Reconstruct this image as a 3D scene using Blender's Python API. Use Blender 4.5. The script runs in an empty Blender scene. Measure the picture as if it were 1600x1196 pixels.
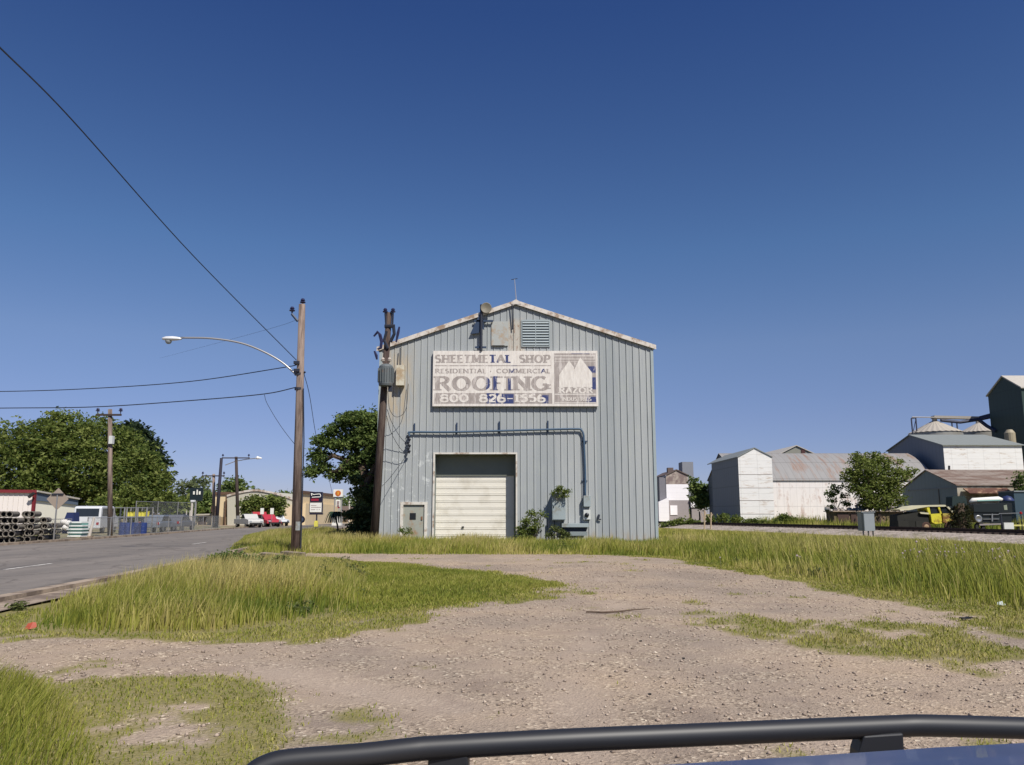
import bpy, math, random
import numpy as np
from mathutils import Vector, Matrix
random.seed(7); rng = np.random.default_rng(11)
R = math.radians
sc = bpy.context.scene
COL = sc.collection

# ------------------------------------------------------------------ camera
F = 1250.0; PITCH = math.atan(204/1250); CAMZ = 1.6
cp, sp = math.cos(PITCH), math.sin(PITCH)
cam_d = bpy.data.cameras.new('camera'); cam = bpy.data.objects.new('camera', cam_d); COL.objects.link(cam)
cam.location = (0, 0, CAMZ); cam.rotation_euler = (R(90)+PITCH, 0, 0)
cam_d.sensor_width = 36; cam_d.lens = F*36/1600; cam_d.clip_start = 0.05; cam_d.clip_end = 4000
sc.camera = cam
# ------------------------------------------------------------------ world, sun, exposure
SUN_EL, SUN_AZ = 50, 33          # azimuth: to the right of straight behind the camera
w = bpy.data.worlds.new('World'); sc.world = w; w.use_nodes = True
nt = w.node_tree; bg = nt.nodes['Background']
sky = nt.nodes.new('ShaderNodeTexSky'); sky.sky_type = 'NISHITA'; sky.sun_disc = False
sky.sun_elevation = R(SUN_EL); sky.sun_rotation = R(180-SUN_AZ)
sky.altitude = 0; sky.air_density = 0.75; sky.dust_density = 0.15; sky.ozone_density = 3.0
gm_ = nt.nodes.new('ShaderNodeHueSaturation'); gm_.inputs['Saturation'].default_value = 1.05; gm_.inputs['Value'].default_value = 1.0
tint = nt.nodes.new('ShaderNodeMix'); tint.data_type = 'RGBA'; tint.blend_type = 'MULTIPLY'; tint.inputs[0].default_value = 1; tint.inputs[7].default_value = (1.0, .93, 1.14, 1)
nt.links.new(sky.outputs[0], gm_.inputs['Color']); nt.links.new(gm_.outputs[0], tint.inputs[6]); 
# clear deep-blue sky: darker overhead, no white band on the horizon
tcw = nt.nodes.new('ShaderNodeTexCoord'); sxyz = nt.nodes.new('ShaderNodeSeparateXYZ'); nt.links.new(tcw.outputs['Generated'], sxyz.inputs[0])
grad = nt.nodes.new('ShaderNodeValToRGB'); ge = grad.color_ramp.elements
for i, (p_, c_) in enumerate([(0, (.48, .49, .56)), (.11, (.67, .63, .61)), (.2, (.80, .78, .68)), (.314, (.66, .80, .74)), (.56, (.40, .57, .70)), (1, (.40, .56, .70))]):
    el = ge[i] if i < 2 else ge.new(p_)
    el.position = p_; el.color = (*c_, 1)
t2_ = nt.nodes.new('ShaderNodeMix'); t2_.data_type = 'RGBA'; t2_.blend_type = 'MULTIPLY'; t2_.inputs[0].default_value = 1
nt.links.new(sxyz.outputs[2], grad.inputs[0]); nt.links.new(tint.outputs[2], t2_.inputs[6]); nt.links.new(grad.outputs[0], t2_.inputs[7]); nt.links.new(t2_.outputs[2], bg.inputs[0])
bg.inputs[1].default_value = 0.085
sd = bpy.data.lights.new('sun', 'SUN'); sd.energy = 4.0; sd.angle = R(0.5); sd.color = (1, 0.95, 0.87)
so = bpy.data.objects.new('sun', sd); COL.objects.link(so)
sv = Vector((math.sin(R(SUN_AZ))*math.cos(R(SUN_EL)), -math.cos(R(SUN_AZ))*math.cos(R(SUN_EL)), math.sin(R(SUN_EL))))
so.rotation_euler = (-sv).to_track_quat('-Z', 'Y').to_euler(); so.location = (20, -30, 40)
sc.view_settings.view_transform = 'Standard'; sc.view_settings.look = 'None'
sc.view_settings.exposure = 0.5; sc.view_settings.gamma = 1.0
sc.render.engine = 'CYCLES'; sc.cycles.max_bounces = 5; sc.cycles.transparent_max_bounces = 6

# ------------------------------------------------------------------ survey helpers: photo pixel -> point of the place
def ray(px, py):
    u, v = (px-800)/F, (598-py)/F
    return Vector((u, cp - v*sp, sp + v*cp))
def P(px, py, Y):
    r = ray(px, py); return Vector((0, 0, CAMZ)) + r*(Y/r.y)
def G(px, py, z=0.0):
    r = ray(px, py); return Vector((0, 0, CAMZ)) + r*((z-CAMZ)/r.z)
def X(px, py, Y): return P(px, py, Y).x
def Z(py, Y, px=800): return P(px, py, Y).z

# ------------------------------------------------------------------ numpy noise
def vnoise(x, y, seed=0):
    xi = np.floor(x).astype(np.int64); yi = np.floor(y).astype(np.int64)
    fx = x-xi; fy = y-yi; fx = fx*fx*(3-2*fx); fy = fy*fy*(3-2*fy)
    def h(a, b):
        n = (a*374761393 + b*668265263 + seed*982451653) & 0x7fffffff
        n = ((n ^ (n >> 13))*1274126177) & 0x7fffffff
        return ((n ^ (n >> 16)) & 0xffff)/65535.0
    return (h(xi, yi)*(1-fx)+h(xi+1, yi)*fx)*(1-fy)+(h(xi, yi+1)*(1-fx)+h(xi+1, yi+1)*fx)*fy
def fbm(x, y, seed=0, o=4):
    s = 0; a = .5; t = 0
    for i in range(o):
        s = s + a*vnoise(x*2**i, y*2**i, seed+i); t += a; a *= .5
    return s/t
def inpoly(x, y, poly):
    c = np.zeros(x.shape, bool); n = len(poly)
    for i in range(n):
        x1, y1 = poly[i]; x2, y2 = poly[(i+1) % n]
        if y1 == y2: continue
        m = ((y1 > y) != (y2 > y)) & (x < (x2-x1)*(y-y1)/(y2-y1)+x1)
        c ^= m
    return c

# ------------------------------------------------------------------ materials
def lin(c):
    return tuple(((v/255)/12.92 if v/255 <= .04045 else ((v/255+.055)/1.055)**2.4) for v in c)
def newmat(name):
    m = bpy.data.materials.new(name); m.use_nodes = True
    b = m.node_tree.nodes['Principled BSDF']; return m, m.node_tree, b
def ramp(nt, stops, fac=None):
    r = nt.nodes.new('ShaderNodeValToRGB'); e = r.color_ramp.elements
    while len(e) > 1: e.remove(e[-1])
    for i, (p, c) in enumerate(stops):
        el = e[0] if i == 0 else e.new(p)
        el.position = p; el.color = (*c, 1) if len(c) == 3 else c
    if fac is not None: nt.links.new(fac, r.inputs[0])
    return r
def noise(nt, scale, detail=4, coord='Object', vec=None, sc3=None, rough=.55):
    n = nt.nodes.new('ShaderNodeTexNoise'); n.inputs['Scale'].default_value = scale; n.inputs['Detail'].default_value = detail
    n.inputs['Roughness'].default_value = rough
    if vec is None:
        tc = nt.nodes.new('ShaderNodeTexCoord'); vec = tc.outputs[coord]
    if sc3:
        mp = nt.nodes.new('ShaderNodeMapping'); mp.inputs['Scale'].default_value = sc3
        nt.links.new(vec, mp.inputs[0]); vec = mp.outputs[0]
    nt.links.new(vec, n.inputs['Vector']); return n
def mixc(nt, a, b, fac, mode='MIX'):
    m = nt.nodes.new('ShaderNodeMix'); m.data_type = 'RGBA'; m.blend_type = mode
    for v, i in ((fac, 0), (a, 6), (b, 7)):
        if hasattr(v, 'links'): nt.links.new(v, m.inputs[i])
        elif i == 0: m.inputs[0].default_value = v
        else: m.inputs[i].default_value = (*v, 1)
    return m.outputs[2]
def bump(nt, b, h, strength=.3, dist=.02):
    n = nt.nodes.new('ShaderNodeBump'); n.inputs['Strength'].default_value = strength; n.inputs['Distance'].default_value = dist
    nt.links.new(h, n.inputs['Height']); nt.links.new(n.outputs[0], b.inputs['Normal'])
_mc = {}
def M(name, col=(.5, .5, .5), rough=.6, metal=0, var=.15, scale=3, bmp=0, dirt=None, dirt_amt=.45, sc3=None, spec=.4, seam=()):
    """painted / worn surface: base colour with small variation and stains of another colour"""
    if name in _mc: return _mc[name]
    m, nt, b = newmat(name)
    n = noise(nt, scale, 5, sc3=sc3)
    c = mixc(nt, tuple(v*(1-var) for v in col), tuple(min(1, v*(1+var)) for v in col), n.outputs[0])
    if dirt:
        n2 = noise(nt, scale*.6, 6, sc3=sc3, rough=.7)
        r = ramp(nt, [(dirt_amt, (0, 0, 0)), (dirt_amt+.14, (1, 1, 1))], n2.outputs[0])
        c = mixc(nt, dirt, c, r.outputs[0])
    for ax, pitch, wd_, dk in seam:     # sheet joints: thin darker lines repeated at a set pitch
        tc = nt.nodes.new('ShaderNodeTexCoord'); sx_ = nt.nodes.new('ShaderNodeSeparateXYZ'); nt.links.new(tc.outputs['Object'], sx_.inputs[0])
        m1 = nt.nodes.new('ShaderNodeMath'); m1.operation = 'DIVIDE'; m1.inputs[1].default_value = pitch; nt.links.new(sx_.outputs['XYZ'.index(ax)], m1.inputs[0])
        m2 = nt.nodes.new('ShaderNodeMath'); m2.operation = 'FRACT'; nt.links.new(m1.outputs[0], m2.inputs[0])
        rp = ramp(nt, [(0, (dk,)*3), (wd_, (dk,)*3), (wd_+.04, (1, 1, 1))], m2.outputs[0]); c = mixc(nt, c, rp.outputs[0], .85, 'MULTIPLY')
    nt.links.new(c, b.inputs['Base Color'])
    b.inputs['Roughness'].default_value = rough; b.inputs['Metallic'].default_value = metal
    b.inputs['Specular IOR Level'].default_value = spec
    if bmp: bump(nt, b, n.outputs[0], bmp, .02)
    _mc[name] = m; return m

# ------------------------------------------------------------------ object helpers
def tag(o, label=None, cat=None, group=None, kind=None):
    if label: o['label'] = label
    if cat: o['category'] = cat
    if group: o['group'] = group
    if kind: o['kind'] = kind
    return o
def empty(name, loc, label, cat, group=None):
    o = bpy.data.objects.new(name, None); COL.objects.link(o); o.location = loc
    o.empty_display_size = .2
    return tag(o, label, cat, group)
def wloc(o):
    p = Vector(o.location)
    while o.parent: o = o.parent; p += Vector(o.location)
    return p
class MB:
    def __init__(s): s.v = []; s.f = []
    def add(s, vs, fs):
        k = len(s.v); s.v += [tuple(v) for v in vs]; s.f += [tuple(i+k for i in f) for f in fs]; return s
    def box(s, lo, hi):
        (a, b, c), (d, e, f) = lo, hi
        return s.add([(a,b,c),(d,b,c),(d,e,c),(a,e,c),(a,b,f),(d,b,f),(d,e,f),(a,e,f)],
                     [(3,2,1,0),(4,5,6,7),(0,1,5,4),(1,2,6,5),(2,3,7,6),(3,0,4,7)])
    def obox(s, c, size, rz=0, ry=0, rx=0):
        m = Matrix.Translation(c) @ Matrix.Rotation(rz, 4, 'Z') @ Matrix.Rotation(ry, 4, 'Y') @ Matrix.Rotation(rx, 4, 'X')
        h = [v/2 for v in size]
        vs = [m @ Vector((x*h[0], y*h[1], z*h[2])) for z in (-1, 1) for x, y in ((-1,-1),(1,-1),(1,1),(-1,1))]
        return s.add(vs, [(3,2,1,0),(4,5,6,7),(0,1,5,4),(1,2,6,5),(2,3,7,6),(3,0,4,7)])
    def quad(s, *p): return s.add(p, [tuple(range(len(p)))])
    def slab(s, pts, off):
        n = len(pts); off = Vector(off); a = [Vector(p) for p in pts]
        return s.add(a+[p+off for p in a], [tuple(range(n))[::-1], tuple(range(n, 2*n))] + [(i, (i+1) % n, n+(i+1) % n, n+i) for i in range(n)])
    def tube(s, pts, r, n=8, cap=True):
        pts = [Vector(p) for p in pts]; rs = r if isinstance(r, (list, tuple)) else [r]*len(pts)
        k = len(s.v); up = None
        for i, p in enumerate(pts):
            d = (pts[min(i+1, len(pts)-1)]-pts[max(i-1, 0)]).normalized()
            if up is None: up = d.orthogonal().normalized()
            up = (up - d*up.dot(d)).normalized(); side = d.cross(up)
            for j in range(n):
                a = 2*math.pi*j/n; s.v.append(tuple(p + (up*math.cos(a)+side*math.sin(a))*rs[i]))
        for i in range(len(pts)-1):
            for j in range(n):
                s.f.append((k+i*n+j, k+i*n+(j+1) % n, k+(i+1)*n+(j+1) % n, k+(i+1)*n+j))
        if cap:
            s.f.append(tuple(k+j for j in range(n))[::-1]); s.f.append(tuple(k+(len(pts)-1)*n+j for j in range(n)))
        return s
    def lathe(s, c, prof, n=16, axis='Z'):
        k = len(s.v); c = Vector(c)
        for r, h in prof:
            for j in range(n):
                a = 2*math.pi*j/n; x, y = r*math.cos(a), r*math.sin(a)
                o = {'Z': (x, y, h), 'X': (h, x, y), 'Y': (x, h, y)}[axis]; s.v.append(tuple(c+Vector(o)))
        for i in range(len(prof)-1):
            for j in range(n):
                s.f.append((k+i*n+j, k+i*n+(j+1) % n, k+(i+1)*n+(j+1) % n, k+(i+1)*n+j))
        return s
    def build(s, name, mat, parent=None, smooth=False, bevel=0):
        off = wloc(parent) if parent else Vector((0, 0, 0))
        me = bpy.data.meshes.new(name); me.from_pydata([tuple(Vector(v)-off) for v in s.v], [], s.f)
        me.materials.append(mat)
        if smooth: me.polygons.foreach_set('use_smooth', [True]*len(me.polygons))
        me.update(); o = bpy.data.objects.new(name, me); COL.objects.link(o)
        if parent: o.parent = parent
        if bevel:
            md = o.modifiers.new('bevel', 'BEVEL'); md.width = bevel; md.segments = 2; md.limit_method = 'ANGLE'
        return o
def nmesh(name, verts, faces, mat, attrs=None, smooth=False):
    """faces: (m,3) or (m,4) int array"""
    me = bpy.data.meshes.new(name); n = faces.shape[1]
    me.vertices.add(len(verts)); me.vertices.foreach_set('co', np.ascontiguousarray(verts, np.float32).ravel())
    me.loops.add(faces.size); me.loops.foreach_set('vertex_index', faces.astype(np.int32).ravel())
    me.polygons.add(len(faces)); me.polygons.foreach_set('loop_start', np.arange(0, faces.size, n, dtype=np.int32))
    if smooth: me.polygons.foreach_set('use_smooth', np.ones(len(faces), bool))
    for k, a in (attrs or {}).items():
        at = me.attributes.new(k, 'FLOAT', 'POINT'); at.data.foreach_set('value', a.astype(np.float32))
    me.materials.append(mat); me.update(calc_edges=True)
    o = bpy.data.objects.new(name, me); COL.objects.link(o); return o
def copy_tree(o, parent=None):
    c = o.copy(); COL.objects.link(c); c.parent = parent
    for ch in [x for x in bpy.data.objects if x.parent == o]: copy_tree(ch, c)
    return c
def curve(p, n=12):
    """Catmull-Rom through points"""
    p = [Vector(q) for q in p]; q = [2*p[0]-p[1]]+p+[2*p[-1]-p[-2]]; out = []
    for i in range(1, len(q)-2):
        for k in range(n):
            t = k/n; a, b, c, d = q[i-1:i+3]
            out.append(.5*((2*b)+(c-a)*t+(2*a-5*b+4*c-d)*t*t+(3*b-a-3*c+d)*t**3))
    out.append(p[-1]); return out

# ================================================================== GROUND
GRAVEL_EDGE = [(-300,1000),(0,995),(170,997),(330,1006),(480,988),(640,963),(840,928),(890,915),(760,893),(600,878),(470,871),(380,871),
               (330,866),(400,861),(470,863),(560,867),(700,866),(900,866),(1030,872),(1150,893),(1280,920),(1400,945),(1560,968),
               (1330,985),(1200,965),(1060,958),(1130,985),(1280,1010),(1440,1030),(1640,1075)]
def Gp(l): return [tuple(G(a, b))[:2] for a, b in l]
gravel = Gp(GRAVEL_EDGE) + [(9, 5.2), (9, -6), (-3, -6), (-2.2, 4.5)] + Gp([(430,1130),(400,1085),(330,1062),(170,1060),(60,1058),(-100,1075),(-400,1090)])
patch_left = Gp([(150,1055),(400,1062),(440,1110),(430,1200),(560,1230),(560,1400),(-200,1400),(-200,1060)])
track_edge_pts = [(17, 105), (19.5, 92), (24.0, 74), (28.3, 55), (30.6, 40), (32, 25), (33, 5)]
def axis(lo, hi, st, a, b):
    mid = list(np.arange(lo, hi+1e-6, st)); L = []; v = lo; d = st
    while v > a: d *= 1.45; v -= d; L.append(max(v, a))
    Rr = []; v = hi; d = st
    while v < b: d *= 1.45; v += d; Rr.append(min(v, b))
    return np.array(L[::-1]+mid+Rr)
gx = axis(-13, 24, .11, -900, 900); gy = axis(2.5, 46, .12, -300, 1500)
XX, YY = np.meshgrid(gx, gy)
def blur(a, k):
    for _ in range(k):
        a = (a+np.roll(a, 1, 0)+np.roll(a, -1, 0)+np.roll(a, 1, 1)+np.roll(a, -1, 1))/5
    return a
gmask = np.where(inpoly(XX, YY, gravel), 0.0, 1.0)
gmask = np.where((XX < -24) & (YY > 36), .25, gmask)
gmask = blur(gmask, 26)
mid_strip = Gp([(1040,950),(1300,968),(1620,985),(1620,1085),(1440,1035),(1280,1012),(1130,987)])
ms = blur(np.where(inpoly(XX, YY, mid_strip), 1.0, 0), 14)
pl = blur(np.where(inpoly(XX, YY, patch_left), 1.0, 0), 14)
nz = fbm(XX*1.1, YY*.8, 3); nz2 = fbm(XX*4, YY*3, 9)*.6+fbm(XX*2.2, YY*5, 19)*.4
ctr = (nz-.5)*1.1+(nz2-.5)*.95
lowgrass = np.clip((gmask + ctr*1.15 - .5)*3.2+.5, 0, 1)
below = Gp([(130,992),(330,1010),(520,1003),(690,968),(930,925),(870,905),(600,940),(400,975)])
bw = blur(np.where(inpoly(XX, YY, below), 1.0, 0), 20); lowgrass = np.maximum(lowgrass, np.clip((bw*.9+ctr*1.9-.55)*1.8+.3, 0, 1)*np.clip(bw*3, 0, 1))
lowgrass = np.where((ms > .3), np.clip((ms*1.05+ctr*1.7-.62)*1.7+.5, 0, 1), lowgrass)
lowgrass = np.where((pl > .3), np.clip((.74+ctr*2.2-.42)*1.6+.5, 0, 1)*np.clip(pl*2-.3, 0, 1), lowgrass)
stray = np.clip((fbm(XX*.9, YY*.9, 21)-.69)*12, 0, 1)*np.clip((nz2-.35)*4, 0, 1)
lowgrass = np.maximum(lowgrass, np.where((YY < 30) & (YY > 3), stray*.8, 0))
hz = (fbm(XX*.25, YY*.25, 5)-.5)*.10+(fbm(XX*1.3, YY*1.3, 6)-.5)*.03
hz = np.where((YY < 46) & (YY > 2) & (XX > -8.5) & (XX < 24), hz, 0)
hz = blur(hz, 6)
gh = hz.copy()
ny, nx = XX.shape
idx = np.arange(ny*nx).reshape(ny, nx)
gf = np.stack([idx[:-1, :-1], idx[:-1, 1:], idx[1:, 1:], idx[1:, :-1]], -1).reshape(-1, 4)

def polyd(pts):
    d = np.full(XX.shape, 1e9)
    for (ax_, ay_), (bx_, by_) in zip(pts, pts[1:]):
        L2 = (bx_-ax_)**2+(by_-ay_)**2; t_ = np.clip(((XX-ax_)*(bx_-ax_)+(YY-ay_)*(by_-ay_))/L2, 0, 1); d = np.minimum(d, np.hypot(XX-ax_-t_*(bx_-ax_), YY-ay_-t_*(by_-ay_)))
    return d
packed = np.zeros(XX.shape)
for line in ([(.2, 0), (.6, 8), (1.9, 15), (2.2, 22), (.8, 27), (-6, 29.3)], [(2.0, 0), (2.4, 8), (3.6, 15), (4.0, 23), (2.4, 28.6), (-6, 30.6)],
             [(-1.5, 4), (-4.5, 8.2), (-11, 9.8)], [(-.5, 7), (-4.5, 9.7), (-11, 11)], [(3, 0), (6, 9), (10.5, 14.5), (13, 16.5)], [(4.8, 0), (7.6, 8), (12, 13)]):
    c_ = [(p.x, p.y) for p in curve([(a, b_, 0) for a, b_ in line], 6)]; dd_ = polyd(c_); packed = np.maximum(packed, np.exp(-(dd_/.38)**2)*np.clip((fbm(XX*.5, YY*.5, 55)-.32)*1.9, 0, .8))
gh = gh-.02*packed+.012*np.exp(-((packed-.35)/.15)**2)
lowgrass = lowgrass*(1-.6*packed)
m, nt, b = newmat('ground_gravel_and_turf')
tc = nt.nodes.new('ShaderNodeTexCoord'); V = tc.outputs['Object']
vor = nt.nodes.new('ShaderNodeTexVoronoi'); vor.inputs['Scale'].default_value = 38; nt.links.new(V, vor.inputs['Vector'])
sep = nt.nodes.new('ShaderNodeSeparateColor'); nt.links.new(vor.outputs['Color'], sep.inputs[0])
stone = ramp(nt, [(0, lin((100,88,78))), (.25, lin((140,126,112))), (.7, lin((158,143,127))), (.92, lin((176,160,142))), (1, lin((206,194,174)))], sep.outputs[0])
fine = noise(nt, 90, 4, vec=V); big = noise(nt, .35, 5, vec=V); med = noise(nt, 2.2, 5, vec=V)
dust = ramp(nt, [(.3, lin((140,126,113))), (.7, lin((165,149,134)))], fine.outputs[0])
dm = ramp(nt, [(.40, (0, 0, 0)), (.60, (1, 1, 1))], med.outputs[0])
base = mixc(nt, dust.outputs[0], stone.outputs[0], dm.outputs[0])
bigr = ramp(nt, [(.36, (.88, .88, .88)), (.5, (1.08, 1.06, 1.02)), (.64, (1.20, 1.15, 1.06))], big.outputs[0])
base = mixc(nt, base, bigr.outputs[0], 1.0, 'MULTIPLY')
pk = nt.nodes.new('ShaderNodeAttribute'); pk.attribute_name = 'packed'
base = mixc(nt, base, mixc(nt, lin((176,160,144)), lin((158,141,127)), fine.outputs[0]), ramp(nt, [(.1, (0, 0, 0)), (.9, (.75, .75, .75))], pk.outputs['Fac']).outputs[0])
blot = noise(nt, 1.1, 6, vec=V, rough=.7)
base = mixc(nt, base, ramp(nt, [(.32, (.78, .77, .78)), (.45, (1, 1, 1)), (.62, (1, 1, 1)), (.72, (1.12, 1.12, 1.12))], blot.outputs[0]).outputs[0], 1.0, 'MULTIPLY')
at = nt.nodes.new('ShaderNodeAttribute'); at.attribute_name = 'turf'
turfn = noise(nt, 30, 5, vec=V)
turf = ramp(nt, [(.25, lin((84,86,38))), (.5, lin((118,114,58))), (.75, lin((142,130,84)))], turfn.outputs[0])
add = nt.nodes.new('ShaderNodeMath'); add.operation = 'MULTIPLY_ADD'; add.inputs[1].default_value = .9
fs = nt.nodes.new('ShaderNodeMath'); fs.operation = 'SUBTRACT'; fs.inputs[1].default_value = .5; nt.links.new(turfn.outputs[0], fs.inputs[0])
nt.links.new(fs.outputs[0], add.inputs[0]); nt.links.new(at.outputs['Fac'], add.inputs[2])
am = ramp(nt, [(.22, (0, 0, 0)), (.8, (.8, .8, .8))], add.outputs[0])
col = mixc(nt, base, turf.outputs[0], am.outputs[0])
nt.links.new(col, b.inputs['Base Color']); b.inputs['Roughness'].default_value = .95; b.inputs['Specular IOR Level'].default_value = .15
hmix = nt.nodes.new('ShaderNodeMath'); hmix.operation = 'ADD'; nt.links.new(vor.outputs['Distance'], hmix.inputs[0]); nt.links.new(fine.outputs[0], hmix.inputs[1])
bump(nt, b, hmix.outputs[0], .55, .02)
gmat = m
g = nmesh('ground', np.stack([XX.ravel(), YY.ravel(), gh.ravel()], 1), gf, gmat, {'turf': lowgrass.ravel(), 'packed': packed.ravel()}, True)
tag(g, kind='structure')
def gz(x, y):
    x = np.asarray(x, float); y = np.asarray(y, float)
    i = np.clip(np.searchsorted(gx, x)-1, 0, nx-2); j = np.clip(np.searchsorted(gy, y)-1, 0, ny-2)
    fx = np.clip((x-gx[i])/(gx[i+1]-gx[i]), 0, 1); fy = np.clip((y-gy[j])/(gy[j+1]-gy[j]), 0, 1)
    return (gh[j, i]*(1-fx)+gh[j, i+1]*fx)*(1-fy)+(gh[j+1, i]*(1-fx)+gh[j+1, i+1]*fx)*fy
def gl(a, x, y):
    i = np.clip(np.searchsorted(gx, x)-1, 0, nx-2); j = np.clip(np.searchsorted(gy, y)-1, 0, ny-2); return a[j, i]

# ------------------------------------------------------------------ ROAD
near_edge = [(-7.9,-30),(-8.6,5),(-9.3,14.5),(-10.0,22.7),(-11.8,36.4),(-15.2,58.8),(-18.4,91),(-21,112)]
far_edge = [(-22.5,-30),(-23.6,8),(-24.5,22),(-25.2,40),(-26.4,60),(-28,76),(-29.6,100),(-31,112)]
def strip(l, n=8): return curve([(a, b, 0) for a, b in l], n)
ne, fe = strip(near_edge), strip(far_edge)
road = MB(); kk = len(ne); rows = []
for i in range(kk):
    rows.append([ne[i].lerp(fe[i], t) for t in np.linspace(0, 1, 7)])
for i in range(kk-1):
    for j in range(6):
        a, b_, c, d = rows[i][j], rows[i][j+1], rows[i+1][j+1], rows[i+1][j]
        road.quad(*[(p.x, p.y, .012) for p in (a, d, c, b_)])
m, nt, b = newmat('asphalt')
n1 = noise(nt, 120, 3); n2 = noise(nt, .5, 6, sc3=(1.2, .12, 1)); n3 = noise(nt, 2.5, 6)
a1 = ramp(nt, [(.3, lin((104,98,92))), (.7, lin((126,118,110)))], n2.outputs[0])
a2 = mixc(nt, a1.outputs[0], ramp(nt, [(.3, (.82, .82, .82)), (.7, (1.12, 1.12, 1.12))], n1.outputs[0]).outputs[0], 1, 'MULTIPLY')
a3 = mixc(nt, a2, ramp(nt, [(.36, (.72, .72, .72)), (.42, (1, 1, 1))], n3.outputs[0]).outputs[0], .6, 'MULTIPLY')
vc = nt.nodes.new('ShaderNodeTexVoronoi'); vc.feature = 'DISTANCE_TO_EDGE'; vc.inputs['Scale'].default_value = .33
tcx = nt.nodes.new('ShaderNodeTexCoord'); nw = noise(nt, 1.2, 4, vec=tcx.outputs['Object']); vm = nt.nodes.new('ShaderNodeVectorMath'); vm.operation = 'MULTIPLY_ADD'; vm.inputs[1].default_value = (1.2, 1.2, 0)
nt.links.new(nw.outputs['Color'], vm.inputs[0]); nt.links.new(tcx.outputs['Object'], vm.inputs[2]); nt.links.new(vm.outputs[0], vc.inputs['Vector'])
a3 = mixc(nt, a3, ramp(nt, [(.008, (.55, .54, .53)), (.022, (1, 1, 1))], vc.outputs['Distance']).outputs[0], .75, 'MULTIPLY')
nt.links.new(a3, b.inputs['Base Color']); b.inputs['Roughness'].default_value = .9; bump(nt, b, n1.outputs[0], .3, .01)
asphalt = m
tag(road.build('road', asphalt), kind='structure')
cr = MB()   # cross street in front of the filling station
cr.quad((-60, 112, .02), (12, 112, .02), (12, 124, .02), (-60, 124, .02))
tag(cr.build('cross_street', asphalt), kind='structure')
paint = M('road_paint', lin((215,210,200)), .7, var=.12, scale=8, dirt=lin((140,135,130)), dirt_amt=.42)
mk = MB()
for Y in (12.5, 24.7, 31, 43.5, 56, 68, 80, 92):
    if Y == 31: continue
    t = .30
    def lp(y):
        i = min(range(kk), key=lambda q: abs(ne[q].y-y)); 
        xn = np.interp(y, [p.y for p in ne], [p.x for p in ne]); xf = np.interp(y, [p.y for p in fe], [p.x for p in fe]); return xn+(xf-xn)*t
    L = 2.8; c0, c1 = lp(Y-L/2), lp(Y+L/2)
    mk.quad((c0-.07, Y-L/2, .017), (c0+.07, Y-L/2, .017), (c1+.07, Y+L/2, .017), (c1-.07, Y+L/2, .017))
tag(mk.build('lane_marking', paint), kind='structure')
conc = M('weathered_concrete', lin((158,142,124)), .9, var=.18, scale=2.2, bmp=.3, dirt=lin((112,98,86)), dirt_amt=.42)
def ribbon(pts, w, h, z0=-.05, gaps=()):
    mb = MB(); pts = [Vector(p) for p in pts]
    for i in range(len(pts)-1):
        a, b_ = pts[i], pts[i+1]
        if any(g0 < a.y < g1 for g0, g1 in gaps): continue
        n = Vector((-(b_-a).y, (b_-a).x, 0)).normalized()*w*(-1)
        q = [a, b_, b_+n, a+n]
        mb.slab([(p.x, p.y, z0) for p in q], (0, 0, h-z0))
    return mb
tag(ribbon(ne[6:], .28, .13, gaps=((26.6, 30.5),)).build('kerb', conc), kind='structure')
fe2 = [p+Vector((-.3, 0, 0)) for p in fe]
tag(ribbon(fe2[4:], .3, .13).build('far_kerb', conc), kind='structure')
# pale gutter slab along the near kerb, and the broken driveway lip
pv = MB()
for i in range(6, 30):
    a, b_ = ne[i], ne[i+1]
    if a.y > 26: break
    pv.quad((a.x+.3, a.y, .055), (a.x+1.0, a.y, .055), (b_.x+1.0, b_.y, .055), (b_.x+.3, b_.y, .055))
tag(pv.build('pavement', conc), kind='structure')
lip = MB(); 
for k, (a, b_) in enumerate([((372,872),(400,874)),((404,870),(434,873)),((438,869),(470,872))]):
    p, q = G(*a), G(*b_)
    lip.slab([(p.x, p.y, -.03), (q.x, q.y+.1, -.03), (q.x, q.y+.7, -.03), (p.x, p.y+.8, -.03)], (0, 0, .13+.03*k))
tag(lip.build('driveway_lip', conc), kind='structure')
# yard slab on the far side of the road
yd = MB(); yd.quad((-90, 20, .006), (-25.4, 38, .006), (-30.2, 100, .006), (-90, 100, .006))
tag(yd.build('yard_ground', M('yard_dirt', lin((150,134,116)), .95, var=.2, scale=.8, dirt=lin((104,106,60)), dirt_amt=.44)), kind='structure')

# ------------------------------------------------------------------ RAILWAY
tk = curve([(33.5, 5, 0), (32.8, 25, 0), (31.2, 42, 0), (28.8, 58, 0), (24.6, 76, 0), (19.6, 94, 0), (12.5, 118, 0), (4, 146, 0)], 10)
def off(pts, d):
    o = []
    for i, p in enumerate(pts):
        t = pts[min(i+1, len(pts)-1)]-pts[max(i-1, 0)]; n = Vector((t.y, -t.x, 0)).normalized(); o.append(p+n*d)
    return o
bal = MB(); prof = [(-4.6, -.05), (-2.6, .2), (-1.7, .34), (1.7, .34), (2.8, .2), (3.8, -.05)]
lines = [[Vector((p.x, p.y, z)) for p in off(tk, d)] for d, z in prof]
for a, b_ in zip(lines, lines[1:]):
    for i in range(len(a)-1): bal.quad(a[i], b_[i], b_[i+1], a[i+1])
m, nt, b = newmat('ballast')
vo = nt.nodes.new('ShaderNodeTexVoronoi'); vo.inputs['Scale'].default_value = 9; tc = nt.nodes.new('ShaderNodeTexCoord'); nt.links.new(tc.outputs['Object'], vo.inputs['Vector'])
sp_ = nt.nodes.new('ShaderNodeSeparateColor'); nt.links.new(vo.outputs['Color'], sp_.inputs[0])
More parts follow.
